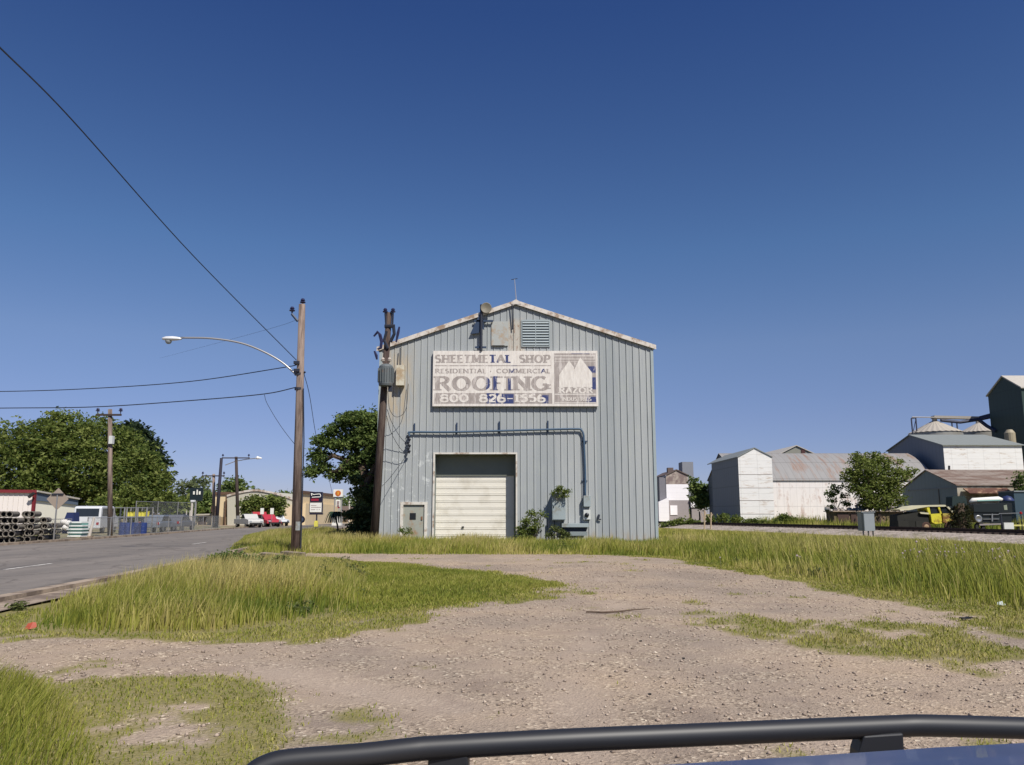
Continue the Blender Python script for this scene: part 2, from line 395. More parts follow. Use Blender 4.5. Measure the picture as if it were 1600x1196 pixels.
c1 = ramp(nt, [(0, lin((104,92,84))), (.5, lin((158,145,134))), (1, lin((190,178,166)))], sp_.outputs[0])
n4 = noise(nt, .8, 6); c2 = mixc(nt, c1.outputs[0], ramp(nt, [(.38, lin((84,80,50))), (.5, lin((160,148,136)))], n4.outputs[0]).outputs[0], .45)
nt.links.new(c2, b.inputs['Base Color']); b.inputs['Roughness'].default_value = .95; bump(nt, b, vo.outputs['Distance'], .8, .05)
tag(bal.build('ballast', m), kind='structure')
rr = empty('railway_track', tk[20], 'pair of rusty rails on dark wooden ties running behind the grass at right', 'railway track')
rust = M('rusty_rail', lin((58,42,36)), .75, var=.3, scale=5)
for d in (-.75, .75):
    mb = MB(); c = off(tk, d)
    for i in range(len(c)-1):
        a, b_ = c[i], c[i+1]; n = Vector(((b_-a).y, -(b_-a).x, 0)).normalized()
        for wd, z0, z1 in ((.075, .44, .455), (.012, .455, .56), (.036, .56, .60)):
            mb.slab([(p.x, p.y, z0) for p in (a-n*wd, a+n*wd, b_+n*wd, b_-n*wd)], (0, 0, z1-z0))
    mb.build('rail', rust, rr)
tie = M('creosote_tie', lin((52,42,38)), .95, var=.3, scale=6)
cum = 0; nt_ = 0; rest = MB()
seg = [(tk[i+1]-tk[i]).length for i in range(len(tk)-1)]; tot = sum(seg); s = 14
while s < tot-40:
    q = s; i = 0
    while q > seg[i]: q -= seg[i]; i += 1
    p = tk[i].lerp(tk[i+1], q/seg[i]); d = tk[i+1]-tk[i]
    tgt = MB() if nt_ < 99 else rest
    tgt.obox((p.x, p.y, .35), (2.6, .22, .18), rz=math.atan2(d.y, d.x)-math.pi/2)
    if nt_ < 99: tgt.build('tie', tie, rr)
    nt_ += 1; s += .62
if rest.v: o = rest.build('tie', tie, rr); o['kind'] = 'stuff'

# ================================================================== METAL SHOP BUILDING
BY = 43.0
def bx(px, py): return P(px, py, BY)
xl, xr = -7.2, 7.68
rid = bx(806, 473); eL = bx(592, 546).z; eR = bx(1018, 543).z; rx_, rz_ = rid.x, rid.z
def roofz(x):
    return eL+(rz_-eL)*(x-xl)/(rx_-xl) if x < rx_ else eR+(rz_-eR)*(xr-x)/(xr-rx_)
d0, d1 = bx(679, 780).x, bx(806, 780).x; dz = bx(740, 710).z
p0, p1 = bx(629, 815).x, bx(664, 815).x; pz = bx(645, 788).z
bld = empty('metal_shop_building', (0.2, BY, 0), 'tall pale blue ribbed metal shop with low gable roof and big roll-up door', 'building')
# painted corrugated sheet: faded blue with chalky patches, rust runs and scuffs
m, nt, b = newmat('faded_blue_sheet')
tc = nt.nodes.new('ShaderNodeTexCoord'); V = tc.outputs['Object']
s1 = noise(nt, .5, 5, vec=V, sc3=(1, 1, .25)); s2 = noise(nt, 3, 5, vec=V, sc3=(1.5, 1, .3)); s3 = noise(nt, 7, 3, vec=V)
c = mixc(nt, lin((146,151,153)), lin((166,169,169)), s1.outputs[0])
c = mixc(nt, c, lin((168,172,166)), ramp(nt, [(.52, (0, 0, 0)), (.75, (.6, .6, .6))], s2.outputs[0]).outputs[0])
sx = nt.nodes.new('ShaderNodeSeparateXYZ'); nt.links.new(V, sx.inputs[0])
def band(out, lo, hi, soft):
    mr = nt.nodes.new('ShaderNodeMapRange'); mr.interpolation_type = 'SMOOTHSTEP'
    mr.inputs['From Min'].default_value = lo-soft; mr.inputs['From Max'].default_value = lo+soft; nt.links.new(out, mr.inputs['Value'])
    m2 = nt.nodes.new('ShaderNodeMapRange'); m2.interpolation_type = 'SMOOTHSTEP'
    m2.inputs['From Min'].default_value = hi+soft; m2.inputs['From Max'].default_value = hi-soft; nt.links.new(out, m2.inputs['Value'])
    mu = nt.nodes.new('ShaderNodeMath'); mu.operation = 'MULTIPLY'; nt.links.new(mr.outputs[0], mu.inputs[0]); nt.links.new(m2.outputs[0], mu.inputs[1]); return mu.outputs[0]
def mul(a, b_):
    mu = nt.nodes.new('ShaderNodeMath'); mu.operation = 'MULTIPLY'
    for i, v in enumerate((a, b_)):
        if hasattr(v, 'links'): nt.links.new(v, mu.inputs[i])
        else: mu.inputs[i].default_value = v
    return mu.outputs[0]
# tan staining at the upper left corner behind the transformer
t1 = mul(mul(band(sx.outputs[0], -7.6, -5.7, .5), band(sx.outputs[2], 6.6, 10.6, .7)), ramp(nt, [(.35, (0, 0, 0)), (.6, (1, 1, 1))], s2.outputs[0]).outputs[0])
c = mixc(nt, c, lin((176,160,134)), mul(t1, .8))
# unpainted pale patch low on the left
scuff = noise(nt, 2.2, 6, vec=V, rough=.75)
t2 = mul(mul(band(sx.outputs[0], -7, -3.9, .5), band(sx.outputs[2], 1.0, 5, .8)), ramp(nt, [(.56, (0, 0, 0)), (.60, (1, 1, 1))], scuff.outputs[0]).outputs[0])
c = mixc(nt, c, lin((205,208,206)), mul(t2, .6))
# rust and bare stripe under the ridge
t3 = mul(band(sx.outputs[0], -.42, .5, .08), band(sx.outputs[2], 10.0, 12.1, .25))
c = mixc(nt, c, lin((186,178,164)), mul(t3, .75))
rn = noise(nt, 3.2, 6, vec=V, sc3=(2, 1, .6), rough=.7)
t4 = mul(t3, ramp(nt, [(.54, (0, 0, 0)), (.62, (1, 1, 1))], rn.outputs[0]).outputs[0])
c = mixc(nt, c, lin((128,88,60)), mul(t4, .8))
t5 = ramp(nt, [(.68, (0, 0, 0)), (.74, (.5, .5, .5))], rn.outputs[0]); c = mixc(nt, c, lin((150,130,108)), t5.outputs[0])
dv = nt.nodes.new('ShaderNodeMath'); dv.operation = 'DIVIDE'; dv.inputs[1].default_value = 1.086; nt.links.new(sx.outputs[0], dv.inputs[0])
fl_ = nt.nodes.new('ShaderNodeMath'); fl_.operation = 'FLOOR'; nt.links.new(dv.outputs[0], fl_.inputs[0])
wn_ = nt.nodes.new('ShaderNodeTexWhiteNoise'); wn_.noise_dimensions = '1D'; nt.links.new(fl_.outputs[0], wn_.inputs['W'])
c = mixc(nt, c, ramp(nt, [(0, (.90, .91, .92)), (1, (1.06, 1.05, 1.04))], wn_.outputs['Value']).outputs[0], 1.0, 'MULTIPLY')
mud = mul(band(sx.outputs[2], -1, .55, .35), ramp(nt, [(.42, (0, 0, 0)), (.62, (.8, .8, .8))], s2.outputs[0]).outputs[0]); c = mixc(nt, c, lin((150,136,116)), mud)
st1 = noise(nt, 9, 3, vec=V, sc3=(1.6, 1, .06)); c = mixc(nt, c, lin((120,128,130)), ramp(nt, [(.58, (0, 0, 0)), (.72, (.45, .45, .45))], st1.outputs[0]).outputs[0])
nt.links.new(c, b.inputs['Base Color']); b.inputs['Roughness'].default_value = .62; b.inputs['Specular IOR Level'].default_value = .25
SHEET = m
def ribbed(x0, x1, topf, holes, y, name, parent, mat, pitch=.362, botz=-.1, axis='x'):
    """ribbed sheet as one folded profile, cut round its openings"""
    prof = []; x = x0
    while x < x1:
        prof += [(x, 0), (x+.026, .03), (x+.044, .03), (x+.056, -.022), (x+.092, -.022), (x+.112, 0)]; x += pitch
    prof = [(a, d) for a, d in prof if a <= x1]+[(x1, 0)]
    cuts = set(v for h in holes for v in h[:2])
    xs = sorted(set([a for a, _ in prof]) | cuts | ({rx_} if axis == 'x' else set()))
    dd = lambda q: float(np.interp(q, [a for a, _ in prof], [d for _, d in prof]))
    mb = MB()
    for a, c_ in zip(xs, xs[1:]):
        mid = (a+c_)/2; z0s = [(botz, None)]
        hole = [h for h in holes if h[0]-1e-6 <= mid <= h[1]+1e-6]
        lo = hole[0][2] if hole else botz
        pa, pc = dd(a), dd(c_)
        if axis == 'x': mb.quad((a, y+pa, lo), (c_, y+pc, lo), (c_, y+pc, topf(c_)), (a, y+pa, topf(a)))
        else: mb.quad((y+pa, a, lo), (y+pc, c_, lo), (y+pc, c_, topf(c_)), (y+pa, a, topf(a)))
    return mb.build(name, mat, parent)
ribbed(xl, xr, roofz, [(d0, d1, dz), (p0, p1, pz)], BY, 'front_wall', bld, SHEET)
BL = 27.0
sw = MB(); 
ribbed(BY, BY+BL, lambda q: eL, [], xl, 'side_wall', bld, SHEET, axis='y')
ribbed(BY, BY+BL, lambda q: eR, [], xr, 'side_wall', bld, SHEET, axis='y')
MB().quad((xl, BY+BL, -.1), (xr, BY+BL, -.1), (xr, BY+BL, eR), (rx_, BY+BL, rz_), (xl, BY+BL, eL)).build('rear_wall', SHEET, bld)
galv = M('galvanised_roof', lin((176,172,166)), .5, .3, var=.12, scale=2, dirt=lin((138,112,92)), dirt_amt=.38)
rf = MB()
for a, za, b_, zb in ((xl-.18, eL-.04, rx_, rz_+.04), (rx_, rz_+.04, xr+.18, eR-.04)):
    rf.slab([(a, BY-.12, za), (b_, BY-.12, zb), (b_, BY+BL+.1, zb), (a, BY+BL+.1, za)], (0, 0, .05))
rf.build('roof', galv, bld)
trim = M('rake_trim', lin((206,198,188)), .5, .1, var=.15, scale=2.5, dirt=lin((150,128,108)), dirt_amt=.40)
tr = MB()
for a, za, b_, zb in ((xl-.2, eL, rx_, rz_), (rx_, rz_, xr+.2, eR)):
    tr.slab([(a, BY-.15, za-.14), (b_, BY-.15, zb-.14), (b_, BY-.15, zb+.10), (a, BY-.15, za+.10)], (0, .027, 0))
tr.build('rake_trim', trim, bld)
MB().slab([(rx_-.28, BY-.17, rz_-.13), (rx_+.28, BY-.17, rz_-.13), (rx_+.28, BY-.17, rz_-.02), (rx_, BY-.17, rz_+.14), (rx_-.28, BY-.17, rz_-.02)], (0, .017, 0)).build('ridge_cap', trim, bld)
MB().box((xl-.05, BY-.06, -.1), (xl+.10, BY+.02, eL-.16)).build('corner_trim', M('corner_trim', lin((150,160,162)), .6, var=.1), bld)
MB().box((xr-.10, BY-.06, -.1), (xr+.05, BY+.02, eR-.16)).build('corner_trim', M('corner_trim'), bld)
# roll-up door, set back in its opening
rec = .7
white = M('door_frame_white', lin((205,200,190)), .6, var=.1, scale=3, dirt=lin((150,130,112)), dirt_amt=.36)
fr = MB(); t = .1
fr.box((d0-t, BY-.075, -.1), (d0, BY-.04, dz)); fr.box((d1, BY-.075, -.1), (d1+t*.8, BY-.04, dz)); fr.box((d0-t, BY-.077, dz), (d1+t*.8, BY-.04, dz+.09))
fr.build('door_frame', white, bld)
lining = M('opening_lining', lin((118,126,122)), .8, var=.1)
ln = MB(); ln.box((d0-.03, BY-.038, -.1), (d0, BY+rec+.3, dz)); ln.box((d1, BY-.038, -.1), (d1+.03, BY+rec+.3, dz)); ln.box((d0-.03, BY-.038, dz), (d1+.03, BY+rec+.3, dz+.03))
ln.build('door_reveal', lining, bld)
MB().box((d0, BY+rec-.02, bx(740, 742).z-.02), (d1, BY+rec+.05, dz)).build('door_header', M('header_grey', lin((118,122,114)), .8, var=.1, scale=2), bld)
crm = M('cream_door', lin((220,215,203)), .55, var=.04, scale=1.5, dirt=lin((206,200,186)), dirt_amt=.34)
dr = MB(); zz = 0.0; top = bx(740, 742).z; n_ = 10; h = top/n_; dxr = d1-.42
for i in range(n_+1):
    if i*h >= top+.2: break
    a, b_ = i*h, min((i+1)*h, top+.15)
    dr.box((d0, BY+rec+.06, a+.018), (d1, BY+rec+.10, b_-.018)); dr.box((d0, BY+rec+.085, a-.018), (d1, BY+rec+.11, a+.018))
    dr.box((d0, BY+rec+.052, a+.10), (d1, BY+rec+.0595, a+.16))
rd = dr.build('roll_up_door', crm, bld)
hd = MB(); 
for q in (bx(722, 824), bx(723, 836)): hd.box((q.x-.06, BY+rec-.02, q.z-.05), (q.x+.06, BY+rec+.03, q.z+.03))
hd.build('latch', M('dark_latch', (.02, .02, .02), .6), rd)
# right-hand dark jamb standing off the door
MB().box((d1-.10, BY+rec-.25, -.05), (d1-.002, BY+rec+.03, dz-.02)).build('door_guide', M('header_grey'), bld)
# personnel door
pd = MB().box((p0+.03, BY+.03, -.05), (p1-.03, BY+.08, pz-.03)).build('side_door', M('grey_door', lin((150,152,142)), .6, var=.1, scale=2, dirt=lin((150,122,96)), dirt_amt=.33), bld)
fr = MB(); fr.box((p0-.13, BY-.06, -.1), (p0+.03, BY+.02, pz)); fr.box((p1-.03, BY-.06, -.1), (p1+.12, BY+.02, pz)); fr.box((p0-.13, BY-.062, pz-.03), (p1+.12, BY+.02, pz+.11))
fr.build('side_door_frame', white, bld)
q = bx(645, 807); MB().box((q.x-.16, BY+.01, q.z-.17), (q.x+.16, BY+.028, q.z+.17)).build('window', M('dark_glass', (.015, .017, .02), .15), pd)
q = bx(659, 810); MB().box((q.x-.04, BY-.01, q.z-.09), (q.x+.04, BY+.028, q.z+.09)).build('lock_plate', M('rusty_plate', lin((120,84,60)), .7), pd)
# gable louvre, blank panel
def lp_(a, b_): q = bx(a, b_); return q.x, q.z
x0, z1 = lp_(816, 503); x1, z0 = lp_(858, 541)
vent = MB().box((x0-.05, BY-.075, z1), (x1+.05, BY-.04, z1+.10)).box((x0-.05, BY-.075, z0-.05), (x0, BY-.04, z1)).box((x1, BY-.075, z0-.05), (x1+.05, BY-.04, z1)).box((x0, BY-.073, z0-.05), (x1, BY-.04, z0)).build('gable_vent', M('vent_paint', lin((150,160,163)), .6, var=.08), bld)
lv = MB(); n_ = 9
for half in ((x0+.02, (x0+x1)/2-.02), ((x0+x1)/2+.02, x1-.02)):
    for i in range(n_):
        z = z0+(z1-z0)*(i+.5)/n_; lv.obox(((half[0]+half[1])/2, BY-.055, z), (half[1]-half[0], .05, .075), rx=R(-24))
lv.build('louvre', M('vent_paint'), vent)
MB().box(((x0+x1)/2-.02, BY-.078, z0), ((x0+x1)/2+.02, BY-.035, z1)).build('mullion', M('vent_paint'), vent)
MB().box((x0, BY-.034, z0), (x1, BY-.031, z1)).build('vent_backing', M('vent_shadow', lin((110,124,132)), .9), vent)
x0, z1 = lp_(768, 503); x1, z0 = lp_(794, 541)
MB().box((x0, BY-.075, z0), (x1, BY-.04, z1)).build('access_panel', M('access_panel', lin((164,166,162)), .6, var=.08, scale=2, dirt=lin((160,136,108)), dirt_amt=.36), bld)
MB().box((x0+.03, BY-.11, z0-.03), (x1-.2, BY-.076, z0+.02)).build('panel_catch', M('dark_latch'), bld)
# dark fittings below the ridge
MB().tube([bx(800, 478)+Vector((0, -.2, 0)), bx(801, 516)+Vector((0, -.1, 0))], .035).build('vent_pipe', M('dark_steel', lin((40,44,56)), .5), bld)
# antenna on the ridge
an = empty('roof_antenna', (rx_, BY, rz_+.15), 'thin whip antenna with a small crossbar standing on the roof peak', 'antenna')
a0, a1 = bx(807, 474), bx(804, 436)
MB().tube([(a0.x, BY+.05, a0.z), (a1.x, BY+.05, a1.z)], [.035, .02], 6).build('mast', M('pale_metal', lin((178,178,184)), .4, .5), an)
MB().tube([(a1.x-.18, BY+.05, a1.z-.03), (a1.x+.16, BY+.05, a1.z+.03)], .018, 6).build('crossbar', M('dark_steel'), an)

# ------------------------------------------------------------------ floodlight / dish on a wall bracket
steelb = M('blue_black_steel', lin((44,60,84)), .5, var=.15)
ds = empty('dish_bracket', bx(752, 547), 'round grey dish on a dark wall mast with a plate for its painted shadow, left of the roof peak', 'dish')
a0 = bx(752, 547); mastx = a0.x
MB().tube([(mastx, BY-.24, a0.z-.1), (mastx, BY-.24, bx(750, 478).z)], .075).build('mast', M('dark_steel'), ds)
arm = MB()
za = bx(750, 503).z; zb = bx(750, 544).z
arm.obox((mastx+.12, BY-.16, za), (1.05, .06, .10)); arm.obox((mastx-.03, BY-.16, zb), (.62, .06, .10))
arm.tube([(mastx, BY-.26, za), (mastx, BY-.04, za)], .03); arm.tube([(mastx, BY-.26, zb), (mastx, BY-.04, zb)], .03)
arm.build('bracket', steelb, ds)
q = bx(760, 484)
disc = MB().lathe((q.x, BY-.36, q.z), [(0.001, .06), (.16, .05), (.29, 0), (.30, -.01), (.30, -.03), (.27, -.02), (.14, .03), (.001, .04)], 20, 'Y')
disc.build('dish', M('dish_grey', lin((120,114,100)), .6, var=.12), ds, smooth=True)
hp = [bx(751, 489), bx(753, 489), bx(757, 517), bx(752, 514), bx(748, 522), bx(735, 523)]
MB().slab([(p.x, BY-.19, p.z) for p in hp], (0, .05, 0)).build('dish_shadow_plate', steelb, ds)  # dark blue plate painted as the dish's cast shadow on the wall

# ------------------------------------------------------------------ conduit on the wall
cd = empty('wall_conduit', bx(640, 676), 'long dark blue conduit running over the roll-up door and down the wall', 'pipe')
cb = M('conduit_blue', lin((62,84,106)), .55, var=.12)
def cw(px, py, o=.14): q = bx(px, py); return Vector((q.x, BY-o, q.z))
pts = [cw(640, 684), cw(640, 679), cw(643, 676), cw(700, 676), cw(780, 674), cw(850, 672), cw(902, 671), cw(908, 673), cw(911, 679), cw(912, 690), cw(914, 740), cw(914, 778)]
MB().tube(curve(pts, 4), .055, 8).build('pipe', cb, cd, smooth=True)
for px, ya, yb in ((648, 662, 677), (714, 661, 679), (780, 659, 678), (856, 658, 677)):
    a, b_ = cw(px, ya, .08), cw(px, yb, .08); MB().box((a.x-.035, BY-.085, b_.z), (a.x+.035, BY-.04, a.z)).build('strut', steelb, cd)
for py in (690, 752):
    a = cw(913, py); MB().box((a.x-.15, BY-.09, a.z-.03), (a.x+.15, BY-.04, a.z+.03)).build('clamp', steelb, cd)
wh = MB()
for k in range(6):
    a = cw(639+(k % 2)*1.5, 684+k*4.6, .2+.06*(k % 3)); wh.lathe((a.x, a.y, a.z), [(.02, .1), (.09, .04), (.07, 0), (.05, -.05), (.02, -.09)], 8)
wh.build('insulator_string', M('dark_steel'), cd)

# ------------------------------------------------------------------ electrical boxes
bxm = M('box_grey', lin((148,158,160)), .5, var=.08, scale=2, dirt=lin((128,124,112)), dirt_amt=.34)
def cab(name, a, b_, depth, label, cat, door=True, mat=None, standoff=.04):
    q0, q1 = bx(*a), bx(*b_); x0, x1 = sorted((q0.x, q1.x)); z0, z1 = sorted((q0.z, q1.z))
    e = empty(name, ((x0+x1)/2, BY-depth/2, z0), label, cat)
    MB().box((x0, BY-standoff-depth, z0), (x1, BY-standoff, z1)).build('case', mat or bxm, e, bevel=.01)
    if door:
        MB().box((x0+.04, BY-standoff-depth-.02, z0+.04), (x1-.04, BY-standoff-depth-.002, z1-.04)).build('cabinet_door', mat or bxm, e)
        MB().box((x0+.06, BY-standoff-depth-.05, (z0+z1)/2-.06), (x0+.09, BY-standoff-depth-.02, (z0+z1)/2+.06)).build('latch', M('dark_latch'), e)
    return e
big = cab('electrical_cabinet', (862, 771), (883, 813), .42, 'large grey electrical cabinet with a vine hanging over its top', 'cabinet')
mt = cab('meter_box', (911, 775), (922, 792), .30, 'small grey box mounted at the foot of the conduit', 'box', door=False)
m2 = cab('electric_meter', (911, 797), (922, 812), .26, 'small pale box with a round glass meter, below the conduit box', 'meter', door=False, mat=M('pale_box', lin((196,198,194)), .5))
q = bx(916, 805); MB().lathe((q.x, BY-.31, q.z), [(.001, -.1), (.09, -.09), (.12, -.04), (.12, 0)], 14, 'Y').build('glass_dome', M('dark_glass'), m2, smooth=True)
wt = cab('wiring_trough', (877, 818), (919, 824), .36, 'long low grey wiring trough beneath the cabinet', 'trough', door=False)
MB().box((bx(878, 824).x, BY-.25, bx(878, 831).z), (bx(915, 824).x, BY-.05, bx(878, 824).z-.002)).build('underside', M('dark_steel'), wt)
q0, q1 = bx(890, 830), bx(917, 838)
pl_ = empty('fallen_panel', (q0.x, BY-.3, 0), 'pale metal sheet leaning low on the wall under the trough', 'panel')
MB().obox(((q0.x+q1.x)/2, BY-.3, (q0.z+q1.z)/2), (abs(q1.x-q0.x), .04, .2), rx=R(12)).build('sheet', M('box_grey'), pl_)
lg = MB()
for px in (857, 866, 879): a = bx(px, 813); lg.box((a.x-.03, BY-.25, -.05), (a.x+.03, BY-.19, a.z))
lg.build('support_leg', M('dark_steel'), big)
q = bx(935, 808); hs = empty('hose_bib', (q.x, BY-.1, q.z-.3), 'small dark tap with rusty streak right of the electric meter', 'tap')
MB().obox((q.x, BY-.09, q.z), (.10, .1, .26), ry=R(12)).obox((q.x+.07, BY-.1, q.z-.13), (.12, .06, .06)).build('valve', M('dark_steel'), hs)

# ------------------------------------------------------------------ lettering: strokes of a broad nib
def arc(cx, cy, rx, ry, a0, a1, n=14): return [(cx+rx*math.cos(R(a0+(a1-a0)*i/n)), cy+ry*math.sin(R(a0+(a1-a0)*i/n))) for i in range(n+1)]
GL = {
 'O': (1.0, [arc(.5, .5, .40, .46, 0, 360, 24)]), '0': (.86, [arc(.43, .5, .34, .46, 0, 360, 24)]),
 'R': (.86, [[(.14, 0), (.14, 1)], [(.14, .96)]+arc(.38, .74, .30, .22, 90, -90, 10)+[(.14, .52)], [(.42, .52), (.82, .0)]]),
 'F': (.66, [[(.14, 0), (.14, 1)], [(.1, .96), (.60, .96)], [(.14, .52), (.5, .52)]]),
 'I': (.34, [[(.17, 0), (.17, 1)]]), 'N': (.92, [[(.12, 0), (.12, 1)], [(.12, .98), (.80, .02)], [(.80, 0), (.80, 1)]]),
 'G': (.95, [arc(.5, .5, .40, .46, 50, 350, 20), [(.84, .44), (.84, .1)], [(.62, .44), (.86, .44)]]),
 'S': (.66, [arc(.33, .73, .23, .23, 40, 250, 10)+arc(.33, .27, .25, .23, 80, -140, 12)]),
 'H': (.86, [[(.14, 0), (.14, 1)], [(.72, 0), (.72, 1)], [(.14, .5), (.72, .5)]]),
 'E': (.66, [[(.14, 0), (.14, 1)], [(.1, .96), (.58, .96)], [(.14, .52), (.5, .52)], [(.1, .04), (.6, .04)]]),
 'T': (.76, [[(.38, 0), (.38, 1)], [(.04, .96), (.72, .96)]]),
 'M': (1.06, [[(.12, 0), (.16, 1)], [(.16, 1), (.53, .1)], [(.53, .1), (.90, 1)], [(.90, 1), (.94, 0)]]),
 'A': (.86, [[(.04, 0), (.43, 1)], [(.43, 1), (.82, 0)], [(.2, .36), (.66, .36)]]),
 'L': (.62, [[(.14, 0), (.14, 1)], [(.1, .04), (.58, .04)]]),
 'P': (.74, [[(.14, 0), (.14, 1)], [(.14, .96)]+arc(.38, .72, .28, .24, 90, -90, 10)+[(.14, .48)]]),
 'D': (.92, [[(.14, 0), (.14, 1)], [(.14, .96)]+arc(.42, .5, .40, .46, 90, -90, 14)+[(.14, .04)]]),
 'C': (.88, [arc(.48, .5, .38, .46, 48, 312, 18)]), 'U': (.84, [[(.12, 1), (.12, .4)]+arc(.42, .34, .30, .3, 180, 360, 10)+[(.72, 1)]]),
 'Z': (.76, [[(.08, .96), (.68, .96)], [(.66, .94), (.08, .06)], [(.06, .04), (.70, .04)]]),
 '8': (.84, [arc(.42, .75, .27, .21, 0, 360, 18), arc(.42, .27, .33, .25, 0, 360, 20)]),
 '2': (.78, [arc(.38, .70, .28, .26, 160, -30, 12)+[(.08, .05)], [(.06, .05), (.70, .05)]]),
 '6': (.82, [arc(.55, .42, .46, .56, 110, 190, 8), arc(.42, .28, .32, .26, 0, 360, 20)]),
 '1': (.46, [[(.26, 0), (.26, 1)], [(.08, .82), (.26, .98)]]), '5': (.80, [[(.22, .95), (.68, .95)], [(.22, .95), (.18, .56)], arc(.38, .34, .32, .28, 120, -140, 12)]),
 '-': (.5, [[(.06, .45), (.44, .45)]]), '.': (.5, [[(.2, .45), (.3, .45)]]), ' ': (.5, []),
}
def lettering(mb, text, x, z, width, height, y, thick, thin):
    tw = sum(GL[c][0] for c in text)+.10*(len(text)-1); s = width/tw; cx = x; lay = 0
    for c in text:
        wd, strokes = GL[c]
        for st in strokes:
            lay = (lay+1) % 5; yy = y-.0012*lay
            pp = [Vector((cx+p[0]*s, 0, z+p[1]*height)) for p in st]; k = len(mb.v); rows = []
            for i, p in enumerate(pp):
                d = (pp[min(i+1, len(pp)-1)]-pp[max(i-1, 0)])
                d = d.normalized(); n = Vector((-d.z, 0, d.x)); wdt = thin+(thick-thin)*abs(d.z)
                rows.append((p+n*wdt/2, p-n*wdt/2))
            for i in range(len(rows)-1):
                (a, b_), (c2, d2) = rows[i], rows[i+1]
                mb.quad(*[(q.x, yy, q.z) for q in (a, b_, d2, c2)])
            # small serifs on vertical stroke ends
            for e, o in ((pp[0], pp[1]), (pp[-1], pp[-2])):
                if abs((e-o).normalized().z) > .95 and len(pp) == 2:
                    zc = e.z; sgn = 1 if zc > o.z else -1
                    mb.quad((e.x-thick*.85, yy-.0006, zc), (e.x+thick*.85, yy-.0006, zc), (e.x+thick*.85, yy-.0006, zc-sgn*thin*.8), (e.x-thick*.85, yy-.0006, zc-sgn*thin*.8))
        cx += (wd+.10)*s
# ------------------------------------------------------------------ SIGN
SY = BY-.22
def sg(px, py): q = P(px, py, SY); return q.x, q.z
sx0, sz1 = sg(677, 548.5); sx1, sz0 = sg(935, 635)
sign = empty('roofing_sign', ((sx0+sx1)/2, SY, sz0), 'large weathered white board sign reading sheetmetal shop and roofing above the door', 'sign')
SW, SH = sx1-sx0, sz1-sz0
def U(u, v): return sx0+SW*u, sz0+SH*v     # 0..1 over the sign
def signmat(name, c0, c1, blue, bluebands, wear=.35):
    m, nt_, b = newmat(name); tc = nt_.nodes.new('ShaderNodeTexCoord'); V = tc.outputs['Object']
    n1 = noise(nt_, 1.6, 6, vec=V, sc3=(1.0, 1, .45), rough=.7); n2 = noise(nt_, 5, 5, vec=V, sc3=(1.6, 1, .35), rough=.7)
    c = mixc(nt_, c0, c1, ramp(nt_, [(.5-.12, (0, 0, 0)), (.62, (1, 1, 1))], n2.outputs[0]).outputs[0])
    if blue:
        s_ = nt_.nodes.new('ShaderNodeSeparateXYZ'); nt_.links.new(V, s_.inputs[0]); tot_ = None
        for (lo, hi, zlo, zhi) in bluebands:
            vals = []
            for out, l, h, sf in ((s_.outputs[0], lo, hi, .03), (s_.outputs[2], zlo, zhi, .03)):
                for fm, tm in ((l-sf, l+sf), (h+sf, h-sf)):
                    mr = nt_.nodes.new('ShaderNodeMapRange'); mr.inputs['From Min'].default_value = fm; mr.inputs['From Max'].default_value = tm; nt_.links.new(out, mr.inputs['Value']); vals.append(mr.outputs[0])
            acc = vals[0]
            for v in vals[1:]:
                mu = nt_.nodes.new('ShaderNodeMath'); mu.operation = 'MULTIPLY'; nt_.links.new(acc, mu.inputs[0]); nt_.links.new(v, mu.inputs[1]); acc = mu.outputs[0]
            if tot_ is None: tot_ = acc
            else:
                mu = nt_.nodes.new('ShaderNodeMath'); mu.operation = 'MAXIMUM'; nt_.links.new(tot_, mu.inputs[0]); nt_.links.new(acc, mu.inputs[1]); tot_ = mu.outputs[0]
        wn = ramp(nt_, [(.30, (.15, .15, .15)), (.42, (1, 1, 1))], n2.outputs[0])
        mu = nt_.nodes.new('ShaderNodeMath'); mu.operation = 'MULTIPLY'; nt_.links.new(tot_, mu.inputs[0]); nt_.links.new(wn.outputs[0], mu.inputs[1])
        c = mixc(nt_, c, blue, mu.outputs[0])
    if blue:
        n3 = noise(nt_, 2.6, 6, vec=V, sc3=(1.3, 1, .3), rough=.75); c = mixc(nt_, c, lin((204,196,190)), ramp(nt_, [(.53, (0, 0, 0)), (.60, (.75, .75, .75))], n3.outputs[0]).outputs[0])
    nt_.links.new(c, b.inputs['Base Color']); b.inputs['Roughness'].default_value = .6; return m
L0 = SW/2
def bb(u0, u1, v0, v1): return (u0*SW-L0, u1*SW-L0, v0*SH, v1*SH)
bands = [bb(.340, .395, .76, .96), bb(.435, .475, .76, .96), bb(.475, .51, .66, .73), bb(.465, .49, .55, .66), bb(.655, .675, .56, .68), bb(.322, .345, .28, .53), bb(.365, .39, .28, .55), bb(.455, .475, .28, .5),
         bb(.325, .40, .03, .24), bb(.40, .49, .03, .22), bb(.66, .70, .05, .2), bb(.94, .99, .60, .72), bb(.955, .99, .3, .52), bb(.93, .99, .07, .17), bb(.84, .95, .945, .97)]
wht = signmat('sign_white', lin((200,192,184)), lin((222,216,208)), None, [])
ink = signmat('sign_faded_ink', lin((142,133,128)), lin((168,158,152)), lin((42,54,104)), bands)
pan = MB().box((sx0, SY, sz0), (sx1, SY+.14, sz1)).build('panel', wht, sign)
bl = MB().box((sx0+.06, SY+.142, sz0+.06), (sx1-.06, SY+.19, sz1-.06)).build('back_frame', M('dark_steel'), sign)
tx = MB()
